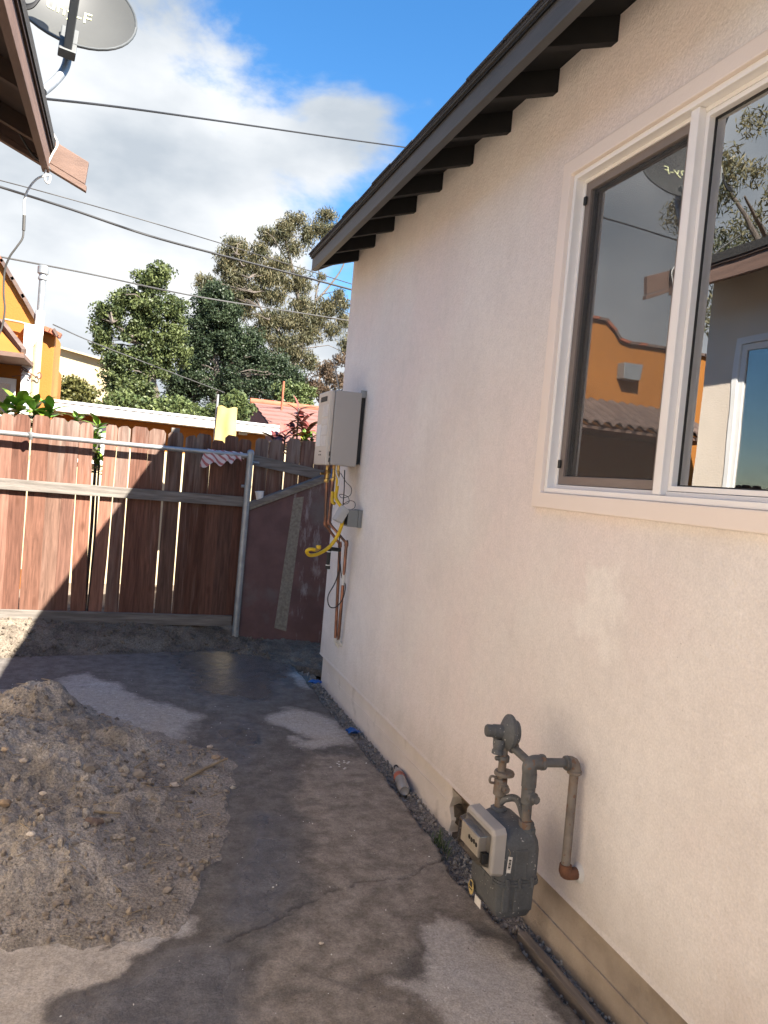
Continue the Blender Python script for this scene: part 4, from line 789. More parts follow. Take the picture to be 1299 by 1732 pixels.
for k in range(4):
    yy = iy0+.042+k*.018; MB().lathe((MX0-.0647, yy, (iz0+iz1)/2+.006+(k % 2)*.003), (-1, 0, 0), [(.0080, 0), (.0080, .0012), (.005, .0014)], 12).build('dial', 'ink', ix)
MB().box((MX0-.058, iy0+.004, iz0+.012), (MX0-.036, iy0+.020, iz0+.048)).build('counter', 'ink', ix)
# stickers
def decal(name, mat, pts, off, parent): return MB().prism(pts, off).build(name, mat, parent)
yf = MYA-.0015
bc = decal('barcode_label', 'label', [aY(860, 1449, yf), aY(867, 1450, yf), aY(863, 1477, yf), aY(856, 1476, yf)], (0, -.0012, 0), gm)
mb = MB()
for i in range(9):
    t = .12+i*.085; a_ = aY(861.4-3.6*t, 1451+22*t, yf); b_ = aY(865.4-3.6*t, 1451.6+22*t, yf)
    mb.prism([a_, b_, b_-Vector((0, 0, .0022 if i % 3 else .0035)), a_-Vector((0, 0, .0022 if i % 3 else .0035))], (0, -.0016, 0))
mb.build('barcode', 'ink', bc)
MB().tube(smoothpath([aY(862, 1449, yf-.001), aY(863, 1442, yf-.002), aY(860, 1436, yf-.004)], 4), .0007, 5).build('tie', 'straw', gm)
xf = MX0-.0015
def oval(px, py, w, h, n=20):
    c = aX(px, py, xf); return [(xf, c.y+w*math.cos(2*math.pi*k/n), c.z+h*math.sin(2*math.pi*k/n)) for k in range(n)]
ov = decal('oval_sticker', M['yelcloth'], oval(797, 1500, .020, .026), (-.001, 0, 0), gm); c = aX(797, 1497, xf)
MB().box((xf-.0022, c.y-.010, c.z-.004), (xf-.001, c.y+.010, c.z+.014)).build('print', 'ink', ov); MB().box((xf-.0022, c.y-.012, c.z-.014), (xf-.001, c.y+.012, c.z-.010)).build('print', 'ink', ov)
c = aX(808, 1524, xf); MB().box((xf-.001, c.y-.024, c.z-.016), (xf, c.y+.022, c.z+.014)).build('label', 'label', gm)
# pipework: near outlet, far inlet, regulator, riser to the wall
def fit(p, d, r, l, name='coupling', mat='pipe', n=12): return MB().lathe(Vector(p)-Vector(d).normalized()*l/2, d, [(r*.88, 0), (r, .003), (r, l-.003), (r*.88, l)], n).build(name, mat, gm, smooth=40)
YN, YF = 2.25, 2.385
o0 = Vector((1.385, YN, MZ1-.02)); E = aY(897, 1293, YN); RT = aY(955, 1289, YN)
RT = Vector((1.515, YN-.02, E.z+.008)); 
s0 = aY(888, 1410, YN)
MB().tube([o0+Vector((0, 0, 0)), s0, E], .0165, 14).build('outlet_pipe', 'pipe', gm, smooth=50)
MB().lathe(o0, (0, 0, 1), [(.030, -.01), (.030, .014), (.024, .018), (.024, .03)], 8).build('union_nut', 'meter', gm)
fit(s0+(E-s0)*.10, E-s0, .025, .045); fit(s0+(E-s0)*.78, E-s0, .026, .05)
vb = s0+(E-s0)*.56; fit(vb, E-s0, .024, .06, 'valve_body'); MB().lathe(vb, (.15, -1, 0), [(.02, 0), (.02, .032), (.014, .034), (.014, .048), (.009, .05)], 10).build('valve_plug', 'pipe', gm, smooth=40)
MB().tube(smoothpath([E+Vector((0, 0, -.03)), E+Vector((-.002, 0, -.006)), E+Vector((.012, 0, .006)), E+Vector((.04, 0, .006))], 5), .025, 14).build('elbow', 'pipe', gm, smooth=60)
MB().tube([E+Vector((.02, 0, .006)), RT], .0155, 14).build('cross_pipe', 'pipe', gm, smooth=50)
fit(E+Vector((.045, 0, .006)), (1, 0, 0), .027, .018)
rb = aX(969, 1484, 1.515); rb = Vector((1.515, RT.y-.035, rb.z))
MB().tube(smoothpath([RT+Vector((-.018, 0, 0)), RT+Vector((.010, -.002, -.002)), RT+Vector((.018, -.005, -.030))], 5), .023, 14).build('elbow', 'rustpipe', gm, smooth=60)
fit(RT+Vector((-.012, 0, 0)), (1, 0, 0), .025, .016); r1 = RT+Vector((.018, -.005, -.03)); fit(r1, (0, 0, 1), .026, .014, mat='rustpipe')
MB().tube([r1, rb], .0155, 14).build('riser', 'rustpipe', gm, smooth=50)
MB().tube(smoothpath([rb+Vector((0, 0, .02)), rb+Vector((.002, 0, -.008)), rb+Vector((.028, 0, -.014)), (WX+.004, rb.y, rb.z-.014)], 5), .021, 14).build('wall_elbow', 'rust', gm, smooth=60)
MB().lathe((WX-.012, rb.y, rb.z-.014), (1, 0, 0), [(.020, 0), (.028, .006), (.036, .012), (.04, .0125)], 14).build('caulk', 'plaster', gm, smooth=60)
# far inlet stack
i0 = Vector((1.345, YF, MZ1-.01)); iv = aY(846, 1330, YF); it = aY(853, 1262, YF)
MB().tube([i0, aY(841, 1385, YF), iv, it], .0145, 14).build('inlet_pipe', 'rustpipe', gm, smooth=50)
MB().lathe(i0, (0, 0, 1), [(.030, -.01), (.030, .016), (.022, .02)], 8).build('union_nut', 'meter', gm)
MB().tube(smoothpath([i0+Vector((.0, .0, .03)), i0+Vector((.015, -.02, .055)), i0+Vector((.045, -.05, .06)), s0+Vector((0, 0, .03))], 6), .013, 12).build('bypass_bar', 'meter', gm, smooth=60)
dd = it-iv; fit(iv, dd, .024, .06, 'valve_body', 'rustpipe')
MB().lathe(iv, (.2, -1, 0), [(.019, 0), (.019, .026), (.012, .028), (.012, .04)], 9).build('valve_plug', 'rustpipe', gm, smooth=30)
MB().tube(smoothpath([iv+Vector((-.02, 0, .012)), iv+Vector((-.042, 0, .018)), iv+Vector((-.040, 0, .038)), iv+Vector((-.018, 0, .034))], 5), .0045, 8).build('lock_wing', 'rustpipe', gm, smooth=60)
fl = aY(853, 1307, YF); MB().lathe(fl-dd.normalized()*.008, dd, [(.02, 0), (.036, .001), (.037, .008), (.034, .014), (.018, .016)], 20).build('insulating_disc', 'rustpipe', gm, smooth=40)
fit(aY(841, 1375, YF), dd, .022, .02, mat='rustpipe'); fit(aY(852, 1283, YF), dd, .021, .022)
MB().lathe(aY(848, 1282, YF), (-1, 0, 0), [(.008, 0), (.009, .02), (.006, .024)], 8).build('test_plug', 'pipe', gm, smooth=40)
# regulator: disc-shaped diaphragm housing facing the yard, cap and vent
rc = aY(858, 1238, YF); ax_ = Vector((-.97, .10, .06)).normalized()
MB().lathe(rc-ax_*.035, ax_, [(.02, -.01), (.042, 0), (.046, .016), (.058, .020), (.062, .024), (.062, .034), (.057, .038), (.044, .046), (.028, .056), (.022, .058)], 26).build('regulator_housing', 'meter', gm, smooth=35)
cp_ = rc+ax_*.018; MB().lathe(cp_, ax_, [(.024, 0), (.024, .035), (.022, .037), (.022, .058), (.019, .062)], 18).build('spring_cap', 'meter', gm, smooth=35)
vp = rc+ax_*.025+Vector((0, 0, -.028)); MB().lathe(vp, Vector((-.15, -.1, -1)), [(.024, 0), (.022, .02), (.018, .035), (.021, .040), (.021, .052), (.016, .054)], 14).build('vent', 'meter', gm, smooth=35)
for k in range(6):
    a = k*math.pi/3; u_ = ax_.orthogonal().normalized(); w_ = ax_.cross(u_); p = rc-ax_*.012+(u_*math.cos(a)+w_*math.sin(a))*.052
    MB().lathe(p, ax_, [(.005, 0), (.005, .012)], 6).build('bolt', 'meter', gm)
rp = aY(866, 1262, YF-.02); MB().tube([it, rc-Vector((0, 0, .03))], .017, 12).build('regulator_neck', 'pipe', gm, smooth=50)
MB().tube([rc+Vector((.01, 0, -.045)), rp, E+Vector((0, .005, .004))], .0145, 12).build('link_pipe', 'pipe', gm, smooth=50); fit(rp, E-rp, .022, .03)

# ------------------------------------------------------------------ bits along the foundation
p, q = Vector((1.51, 2.42, -.035)), Vector((1.54, .6, -.033))
solo('lumber_offcut', MB().obox(p, q, .038, .05), 'timber', 'long weathered timber lying along the foundation near the meter', 'timber', bevel=.004)
bt = thing('plastic_bottle', aZ(678, 1322, -.05), 'crushed clear plastic bottle lying in the gravel gap', 'bottle')
b0_, b1_ = aZ(672, 1304, -.01), aZ(684, 1338, -.01); d = b1_-b0_; l = d.length
MB().lathe(b0_, d, [(.010, -.045), (.011, -.03), (.012, -.022), (.025, .02), (.031, .05), (.031, l*.55), (.028, l*.6), (.031, l*.66), (.031, l*.92), (.024, l), (.01, l-.008)], 18).build('body', 'bottle', bt, smooth=45)
MB().lathe(b0_, d, [(.0318, l*.28), (.0318, l*.46)], 18).build('label', 'redlab', bt, smooth=45)
MB().lathe(b0_, d, [(.013, -.062), (.013, -.046)], 12).build('cap', 'ink', bt)
mb = MB(); g = random.Random(8); c = aZ(745, 1435, -.03)
for i in range(55):
    a, l = g.random()*6.28, g.uniform(.03, .085); b_ = c+Vector((g.gauss(0, .02), g.gauss(0, .045), 0)); e = Vector((math.cos(a)*l*.55, math.sin(a)*l*.55, l*.8)); w = Vector((-math.sin(a), math.cos(a), 0))*.0018
    m_ = b_+e*.55+Vector((0, 0, l*.18)); mb.add([b_-w, b_+w, m_+w*.8, m_-w*.8, b_+e], [(0, 1, 2, 3), (3, 2, 4)])
solo('grass_tuft', mb, 'grass', 'small green grass tuft in the gap by the gas meter', 'grass')
for i, (px, py) in enumerate([(478, 1295), (486, 1300), (492, 1293), (484, 1288), (470, 1300), (462, 1287)]):
    pass
mb = MB()
for i in range(12):
    p = aZ(575+g.gauss(0, 8), 1295+g.gauss(0, 5), 0.004); mb.rock(p, .006, (1.3, 1, .4), i)
solo('plaster_chips', mb, 'plaster', 'sprinkle of white plaster chips on the concrete walkway', 'chips', kind='stuff')

# ------------------------------------------------------------------ fence
FY = 7.0
fen = thing('wooden_fence', (.1, FY, .15), 'red stained dog-eared plank fence with grey rails', 'fence')
# x at the top edge (photo px), top y, lean and stain of each board
BO = [(-58, -31, 694, 0), (-30, -2, 697, 0), (-1, 21, 699, 0), (22, 50, 701, 0), (55, 83, 703, 0), (84, 112, 706, 0), (112, 133, 711, 0), (134, 156, 715, 10), (178, 198, 718, -9), (199, 219, 720, 0), (223, 250, 722, 0), (252, 279, 726, 0), (283, 309, 731, 0), (313, 332, 736, 0), (332, 356, 734, 0), (357, 379, 744, 0), (380, 401, 736, 0), (402, 423, 742, 0)]
STAIN = [(.19, .088, .058), (.215, .105, .072), (.225, .118, .085), (.17, .080, .055), (.205, .10, .068), (.235, .135, .098), (.195, .10, .072)]
g = random.Random(21)
def board(xa, xb, yt, lean, Y, parent, col, wx, zb=.16, ear=.022):
    a, b = aY(xa, yt+30, Y), aY(xb, yt+30, Y); zt = aY((xa+xb)/2, yt, Y).z; l = lean*.0035; w = b.x-a.x
    xm = a.x; j1, j2 = g.uniform(.000, .009), g.uniform(.000, .009)
    lo = [(xm+l-j1, zb), (xm+w+l+j2, zb), (xm+w+l*.5+j2*.9, zb+.55)]
    xs = [(xm+w, zt-ear*g.uniform(.9, 1.7)), (xm+w-ear*g.uniform(.7, 1.4), zt+g.uniform(-.006, .004)), (xm+ear*g.uniform(.7, 1.4), zt+g.uniform(-.006, .004)), (xm, zt-ear*g.uniform(.9, 1.7))]
    o = MB().prism([(x_, Y, z_) for x_, z_ in lo+xs+[(xm+l*.5-j1*.9, zb+.55)]], (0, .017, 0)).build('board', 'plank', parent)
    o.color = (*col, wx); return o
for i, (xa, xb, yt, ln) in enumerate(BO):
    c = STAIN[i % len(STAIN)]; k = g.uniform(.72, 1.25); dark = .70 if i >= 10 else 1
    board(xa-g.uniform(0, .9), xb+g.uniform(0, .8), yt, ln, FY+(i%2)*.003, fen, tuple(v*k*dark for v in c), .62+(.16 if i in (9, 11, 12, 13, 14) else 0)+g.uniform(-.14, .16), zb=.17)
zm0, zm1 = aY(0, 803, FY-.04).z, aY(0, 785, FY-.04).z
xr = aY(414, 820, FY-.04).x
MB().box((-2.2, FY-.042, 1.255), (xr, FY-.003, 1.345)).build('rail', 'greywood', fen, bevel=.004)
MB().box((-2.2, FY-.042, .165), (aY(394, 1025, FY-.04).x, FY-.003, .26)).build('rail', 'greywood', fen, bevel=.004)
for i in range(9):
    z_ = 1.3; x_ = -1.0+i*.235
    for z_ in (1.32, 1.28): pass
xq = aY(296, 740, FY+.06).x; MB().box((xq-.035, FY+.03, .1), (xq+.035, FY+.1, aY(296, 724, FY+.06).z)).build('post', 'greywood', fen)
# galvanised top pipe with end post
pr = thing('pipe_rail', aY(400, 1043, FY-.08), 'galvanised pipe rail and post in front of the fence', 'pipe rail')
pl, pe = aY(-60, 724, FY-.085), aY(423, 773, FY-.085); pe.z = pl.z = (pl.z+pe.z)/2
pl.x = -2.2
MB().tube([pl, pe], .021, 14).build('rail', 'galv', pr, smooth=50)
pt = aY(424, 766, FY-.085); pb = aY(400, 1046, FY-.085)
MB().tube([pt, (pb.x, pb.y, .02)], .030, 16).build('post', 'galv', pr, smooth=50)
MB().lathe(pt+Vector((0, 0, -.012)), (0, 0, 1), [(.033, 0), (.033, .02), (.026, .034), (.01, .04)], 16).build('post_cap', 'galv', pr, smooth=50)
MB().lathe(aY(52, 738, FY-.085), (0, 0, 1), [(.012, -.03), (.02, -.01), (.026, .0), (.026, .03), (.012, .035)], 10).build('clamp', 'galv', pr, smooth=50)
p = aY(408, 822, FY-.06); MB().tube([p, p+Vector((.09, 0, 0))], .014, 8).build('hinge', 'galv', pr)
p = aY(425, 782, FY-.06); MB().tube([p, p+Vector((.07, 0, 0))], .012, 8).build('hinge', 'galv', pr)
# right-hand section behind the low wall
fe2 = thing('wooden_fence', (1.5, 7.1, .1), 'grey plank fence section right of the pipe post', 'fence')
for i, (xa, xb, yt) in enumerate([(431, 453, 742), (454, 478, 744), (484, 507, 742), (508, 531, 745), (532, 556, 746), (557, 580, 748)]):
    o = board(xa, xb, yt, 0, 7.10, fe2, (.17, .085, .06), .85+g.uniform(-.1, .1), zb=.1)
MB().obox(aY(424, 777, 7.075), aY(600, 816, 7.075), .035, .095).build('rail', 'greywood', fe2, bevel=.003)
# low rendered wall with a sloping cap
lw = thing('low_wall', (1.5, 6.95, 0), 'maroon painted low wall with a sloping cap by the house corner', 'wall')
Lt, Rt = aY(421, 864, 6.93), aY(552, 815, 6.93); Rt2 = Lt+(Rt-Lt)*1.35
MB().prism([(Lt.x, 6.93, -.05), (Rt2.x, 6.93, -.05), (Rt2.x, 6.93, Rt2.z), (Lt.x, 6.93, Lt.z)], (0, .12, 0)).build('face', 'maroon', lw, bevel=.004)
MB().obox(Lt+Vector((-.01, .06, .012)), Rt2+Vector((0, .06, .012)), .15, .022).build('mortar_bed', 'cement', lw, bevel=.006)
MB().obox(Lt+Vector((-.01, .055, .045)), Rt2+Vector((0, .055, .045)), .15, .04).build('cap_board', 'greywood', lw, bevel=.004)
s0_, s1_, s2_, s3_ = aY(497, 842, 6.928), aY(514, 840, 6.928), aY(484, 1068, 6.928), aY(464, 1062, 6.928)
MB().prism([s0_, s1_, s2_, s3_], (0, .006, 0)).build('cement_strip', 'cement', lw)
cup = thing('foam_cup', aY(427, 850, 6.95), 'white foam cup standing where the sloping cap meets the post', 'cup')
c0 = Lt+Vector((.10, .05, .083)); MB().lathe(c0, (-.12, -.05, 1), [(.026, 0), (.028, .003), (.038, .092), (.041, .093), (.041, .099), (.036, .099), (.026, .012)], 20).build('body', 'cup', cup, smooth=45)
# rag over the rail
n, m_ = 26, 12; mb = MB(); vs = []; x0_, x1_ = aY(348, 765, FY-.085).x, aY(411, 772, FY-.085).x
for i in range(n):
    for j in range(m_):
        u, v = i/(n-1), j/(m_-1); a = (v-.5)*math.pi; drop = (.05+.08*(1-u)**1.2+.02*math.sin(u*19))
        yy, zz = pl.y-.026*math.sin(a), pl.z+.026*math.cos(a)
        if v < .25: zz -= (.25-v)*4*drop*.6
        if v > .6: zz -= (v-.6)/.4*drop; yy -= .012*math.sin(u*23+v*3)*(v-.6)/.4
        vs.append((x0_+(x1_-x0_)*u+.02*math.sin(v*5+u*7)-.05*max(v-.5, 0)*(1-u), yy, zz+.004*math.sin(u*30)))
mb.add(vs, [(i*m_+j, i*m_+j+1, (i+1)*m_+j+1, (i+1)*m_+j) for i in range(n-1) for j in range(m_-1)])
solo('rag', mb, 'rag', 'red and white striped rag hung over the pipe rail', 'cloth', smooth=70)

# ------------------------------------------------------------------ house on the left
LX, LF = -.90, -.52
lh = thing('brown_eaved_house', (-1.2, 2, 0), 'tan house with brown eave boards at the upper left', 'house')
LY0, LY1 = -3.5, 4.86
def grid_wall(x0, x1, ys, zs, holes):
    mb = MB(); ny, nz = len(ys), len(zs); vs = [(x_, y_, z_) for x_ in (x0, x1) for z_ in zs for y_ in ys]; n = ny*nz; fs = []
    for j in range(nz-1):
        for i in range(ny-1):
            if (i, j) in holes:
                a, b, c, d = j*ny+i, j*ny+i+1, (j+1)*ny+i+1, (j+1)*ny+i
                fs += [(p, q, q+n, p+n) for p, q in ((a, b), (b, c), (c, d), (d, a))]; continue
            a = j*ny+i; fs += [(a, a+1, a+ny+1, a+ny), (n+a, n+a+ny, n+a+ny+1, n+a+1)]
    return mb.add(vs, fs)
LW = (2.55, 4.55, .98, 2.86)                                  # its sliding window
grid_wall(LX, LX-.15, [LY0, LW[0], LW[1], LY1], [-.05, LW[2], LW[3], 3.45], {(1, 1)}).build('wall', 'tan', lh)
MB().prism([(LX-.152, LY1-.15, -.05), (-5, LY1-.15, -.05), (-5, LY1-.15, 5.0), (LX-.152, LY1-.15, 3.40)], (0, .15, 0)).build('wall', 'tan', lh)
MB().box((-5, LY0, -.05), (LX-.152, LY0+.15, 3.4)).build('wall', 'tan', lh)
MB().box((-3.0, LY0+.2, -.04), (-2.95, LY1-.2, 3.4)).build('interior_wall', 'room', lh)
lw_ = ring(MB(), LX+.014, LX-.08, LW[0]+.002, LW[1]-.002, LW[2]+.002, LW[3]-.002, .05).build('window', 'white', lh, bevel=.004)
ym = (LW[0]+LW[1])/2
ring(MB(), LX+.0, LX-.03, ym-.02, LW[1]-.055, LW[2]+.055, LW[3]-.055, .045).build('sash', 'white', lw_, bevel=.003)
ring(MB(), LX-.035, LX-.065, LW[0]+.055, ym+.03, LW[2]+.055, LW[3]-.055, .045).build('sash', 'white', lw_, bevel=.003)
MB().box((LX-.017, ym+.028, LW[2]+.103), (LX-.013, LW[1]-.103, LW[3]-.103)).build('pane', 'glass', lw_)
MB().box((LX-.052, LW[0]+.103, LW[2]+.103), (LX-.048, ym-.018, LW[3]-.103)).build('pane', 'glass', lw_)
# eave geometry from the measured rake: board face at Y = RYK
RYK = 4.90
ra, rb_ = aY(95, 240, RYK), aY(150, 274, RYK); rc_, rd_ = aY(147, 324, RYK), aY(80, 287, RYK)
sl_ = (rb_.z-ra.z)/(rb_.x-ra.x)                                 # falls toward the yard
def rk(x): return ra.z+(x-ra.x)*sl_
LEN = -4.2
hgt = rk(rc_.x)-rc_.z
MB().prism([(rb_.x, RYK, rk(rb_.x)), (rb_.x-.012, RYK, rk(rb_.x-.012)-hgt*.80), (LEN, RYK, rk(LEN)-hgt*.80), (LEN, RYK, rk(LEN))], (0, .04, 0)).build('rake_board', 'brown', lh, bevel=.003)
MB().prism([(rc_.x-.004, RYK-.006, rk(rc_.x)-hgt*.815), (rc_.x-.006, RYK-.006, rk(rc_.x)-hgt), (LEN, RYK-.006, rk(LEN)-hgt), (LEN, RYK-.006, rk(LEN)-hgt*.815)], (0, .045, 0)).build('rake_trim', 'brown', lh, bevel=.002)
fzb = aX(78, 272, LF).z; fzt = fzb+.13
fl0 = aX(85, 240, LF)
MB().box((LF-.038, LY0-.3, fzb), (LF, RYK-.008, fzb+.115)).build('fascia_board', 'brown', lh, bevel=.003)
us = abs(sl_)
def lrz(x): return fzb+.117+(LF-x)*us
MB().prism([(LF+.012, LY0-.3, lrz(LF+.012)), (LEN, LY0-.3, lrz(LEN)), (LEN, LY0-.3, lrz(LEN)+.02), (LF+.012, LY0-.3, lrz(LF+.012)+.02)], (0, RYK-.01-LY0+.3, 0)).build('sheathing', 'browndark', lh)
MB().prism([(LF+.02, LY0-.3, lrz(LF+.02)+.021), (LEN, LY0-.3, lrz(LEN)+.021), (LEN, LY0-.3, lrz(LEN)+.09), (LF+.02, LY0-.3, lrz(LF+.02)+.08)], (0, RYK-.01-LY0+.3, 0)).build('roof', 'roofing', lh)
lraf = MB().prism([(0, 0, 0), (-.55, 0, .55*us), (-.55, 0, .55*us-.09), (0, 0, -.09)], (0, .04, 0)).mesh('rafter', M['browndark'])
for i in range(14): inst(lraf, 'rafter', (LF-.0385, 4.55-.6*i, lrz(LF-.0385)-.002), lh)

# satellite dish on that roof
dc = aY(126, 4, 4.80); vd = (dc-CAM).normalized()
er = (rgt-vd*rgt.dot(vd)).normalized(); eu = er.cross(vd)
ua = er*math.cos(R(21))-eu*math.sin(R(21)); wa = eu*math.cos(R(21))+er*math.sin(R(21))
dn = (-vd*math.sin(R(40))+wa*math.cos(R(40))).normalized(); va = dn.cross(ua)
dsh = thing('satellite_dish', (-.55, 4.5, 3.6), 'grey oval satellite dish on a bent mast above the brown eave', 'satellite dish')
A_, B_ = .335, .30
mb = MB(); vs = []; fs = []; nr, na = 8, 40
for side in (0, 1):
    for i in range(nr+1):
        t = i/nr
        for k in range(na):
            a = 2*math.pi*k/na; p = dc+ua*(A_*t*math.cos(a))+va*(B_*t*math.sin(a))+dn*(.085*t*t-.085)-dn*(.012 if side else 0); vs.append(p)
s_ = (nr+1)*na
for sd in (0, 1):
    for i in range(nr):
        for k in range(na):
            a, b = sd*s_+i*na+k, sd*s_+i*na+(k+1) % na; fs.append((a, b, b+na, a+na) if not sd else (a+na, b+na, b, a))
for k in range(na): a, b = nr*na+k, nr*na+(k+1) % na; fs.append((a, b, b+s_, a+s_))
mb.add(vs, fs).build('reflector', 'dish', dsh, smooth=50)
rim = [dc+ua*(A_*math.cos(2*math.pi*k/na))+va*(B_*math.sin(2*math.pi*k/na))-dn*.006 for k in range(na+1)]
MB().tube(rim, .008, 6, cap=False).build('rim', 'dishdark', dsh, smooth=60)
low = dc-va*(B_*.97)
br = low-dn*.03
MB().obox(br+va*.10, br-va*.07, .09, .06, dn).build('bracket', 'dishdark', dsh, bevel=.006)
lnb = dc+dn*.52-va*.06
arm0 = low-va*.045+dn*.01
MB().obox(arm0-dn*.05, lnb, .045, .06, va).build('feed_arm', 'dishdark', dsh, bevel=.006)
MB().obox(lnb-va*.02, lnb+va*.06, .07, .09, dn).build('feed_body', 'dish', dsh, bevel=.01)
MB().lathe(lnb+va*.05+dn*.03, -dn, [(.05, -.02), (.055, 0), (.055, .03), (.04, .06), (.035, .10)], 18).build('feed_horn', 'white', dsh, smooth=40)
mast0 = aY(70, 156, 4.55); mt = [aY(72, 155, 4.6), aY(90, 140, 4.7), aY(106, 122, 4.78), aY(113, 105, 4.80), aY(116, 80, 4.82), br-va*.02]
MB().tube(smoothpath(mt, 5), .023, 14).build('mast', 'galv', dsh, smooth=60)
MB().lathe((mt[0].x-.03, mt[0].y-.01, lrz(mt[0].x-.03)+.05), (-.3, 0, 1), [(.06, 0), (.06, .006), (.03, .012)], 12).build('mast_foot', 'galv', dsh)
# cropped lettering on the reflector, only its lower strokes are in the photograph
tcu = bpy.data.curves.new('dish_text', 'FONT'); tcu.body = 'uny-F'; tcu.size = .11; tcu.align_x = 'CENTER'; tcu.extrude = .001
tob = bpy.data.objects.new('dish_text', tcu); COL.objects.link(tob)
bpy.context.view_layer.update(); dg = bpy.context.evaluated_depsgraph_get(); tm = bpy.data.meshes.new_from_object(tob.evaluated_get(dg)); bpy.data.objects.remove(tob)
tm.materials.append(M['paletext']); lo = bpy.data.objects.new('lettering', tm)
for v in tm.vertices:
    a, b = v.co.x-.02, v.co.y-.03; t2 = (a/A_)**2+(b/B_)**2; v.co = dc+ua*a+va*b+dn*(.085*t2-.085+.003+v.co.z)
link(lo, dsh)
# cable bundle at the dish's left
mb = MB()
for i in range(4): mb.tube(smoothpath([aY(34+i*2, 2, 4.5), aY(40+i*2, 14-i*2, 4.5), aY(55+i*2, 12-i*3, 4.5), aY(70+i, -6-i*3, 4.5)], 5), .006, 6)
solo('cable_coil', mb, 'wire', 'coil of black cables hanging beside the satellite dish', 'cable', smooth=60)

# cables in the air
def cable(pts, r, mat, label, k=6): solo('overhead_cable', MB().tube(smoothpath(pts, k), r, 6), mat, label, 'cable', 'overhead cables', smooth=60)
cable([aY(66, 166, 4.6), aY(200, 181, 5.2), aY(380, 206, 6.2), aY(560, 232, 7.4), aY(720, 254, 8.6)], .007, 'wire', 'topmost black cable running from the left eave behind the charcoal eave')
cable([aY(-160, 268, 14), aY(0, 305, 14.5), aY(190, 357, 15), aY(375, 412, 15.5), aY(600, 482, 16)], .009, 'greywire', 'thin grey cable just above the thick twisted cable')
cable([aY(-160, 265, 11), aY(0, 316, 11.5), aY(120, 354, 12), aY(250, 398, 12.5), aY(375, 432, 13), aY(490, 462, 13.5), aY(640, 502, 14)], .017, 'wire', 'thick twisted black cable sagging across the sky')
cable([aY(-160, 400, 9.4), aY(0, 434, 9.6), aY(150, 463, 10.5), aY(320, 499, 11.5), aY(480, 525, 12.5), aY(640, 550, 13.5)], .010, 'greywire', 'lowest long grey cable passing in front of the trees')
cable([aY(90, 549, 9.5), aY(160, 580, 11), aY(290, 630, 13), aY(380, 664, 14)], .008, 'greywire', 'short grey cable from the orange house into the trees')
solo('hanging_cable', MB().tube(smoothpath([aY(-40, 90, 4.6), aY(0, 150, 4.7), aY(18, 195, 4.75), aY(38, 235, 4.8), aY(58, 265, 4.83), aY(78, 277, 4.84), aY(85, 287, 4.84)], 6), .006, 7), 'greywire', 'grey cable running under the brown eave to its corner', 'cable', smooth=60)
hc = thing('service_wire', aY(40, 380, 4.85), 'white and grey wire dangling from the brown eave tip', 'cable')
MB().tube(smoothpath([aY(85, 205, 4.84), aY(88, 222, 4.84), aY(97, 243, 4.84), aY(88, 262, 4.84), aY(78, 285, 4.84), aY(76, 303, 4.83), aY(82, 310, 4.83), aY(85, 298, 4.83), aY(77, 297, 4.83), aY(62, 303, 4.83), aY(48, 320, 4.83), aY(41, 340, 4.83), aY(41, 366, 4.83)], 6), .006, 7).build('white_wire', 'whitewire', hc, smooth=60)
MB().tube([aY(41, 364, 4.83), aY(40, 390, 4.83)], .0085, 8).build('splice', 'greywire', hc, smooth=60)
MB().tube(smoothpath([aY(40, 388, 4.83), aY(38, 403, 4.83), aY(28, 418, 4.83), aY(16, 435, 4.84), aY(8, 458, 4.86), aY(6, 495, 4.88), aY(8, 525, 4.9), aY(1, 560, 4.92), aY(-20, 600, 4.92)], 6), .0055, 7).build('grey_wire', 'greywire', hc, smooth=60)

# ------------------------------------------------------------------ orange house behind on the left
OY = 9.2
oh = thing('orange_house', (-2.5, 9.5, 0), 'orange stucco house with curved parapet and tiled hood', 'house')
prof = [(-.99, 2.96), (-1.14, 3.19), (-1.37, 3.53), (-1.58, 3.80), (-1.85, 4.02), (-2.15, 4.08), (-2.87, 4.05), (-3.02, 3.93), (-3.10, 3.84), (-3.25, 3.80), (-5.4, 3.80)]
MB().prism([(x_, OY, z_) for x_, z_ in prof]+[(-5.4, OY, 0), (-.99, OY, 0)], (0, .25, 0)).build('wall', 'orange', oh)
MB().box((-5.4, OY+.252, 0), (-1.1, OY+5, 2.9)).build('rear_wall', 'orange', oh)
# tile cap pieces along the parapet
g = random.Random(12)
for (xa, za), (xb, zb_) in zip(prof[:-1], prof[1:]):
    L_ = math.hypot(xb-xa, zb_-za); n = max(1, int(L_/.14))
    for i in range(n):
        t0, t1 = i/n, (i+1.12)/n; p = Vector((xa+(xb-xa)*t0, OY+.12, za+(zb_-za)*t0+.018)); q = Vector((xa+(xb-xa)*t1, OY+.12, za+(zb_-za)*t1+.028))
        MB().obox(p, q, .34, .035).build('cap_tile', 'darktile' if g.random() > .3 else 'terracotta', oh)
# narrow pier right of the flue
MB().box((-.985, OY+.10, 0), (aY(91, 600, OY+.1).x, OY+.9, 2.90)).build('pier', 'orange', oh, bevel=.01)
px_ = aY(91, 600, OY+.1).x
for i in range(4): MB().obox((-.98+i*.055, OY+.06, 2.93-abs(i-1.2)*.02), (-.98+i*.055+.06, OY+.06, 2.925-abs(i-.2)*.02), .12, .05).build('cap_tile', 'terracotta', oh)
MB().obox((px_-.01, OY+.08, 2.93), (px_+.035, OY+.08, 2.86), .2, .03).build('cap_tile', 'darktile', oh)
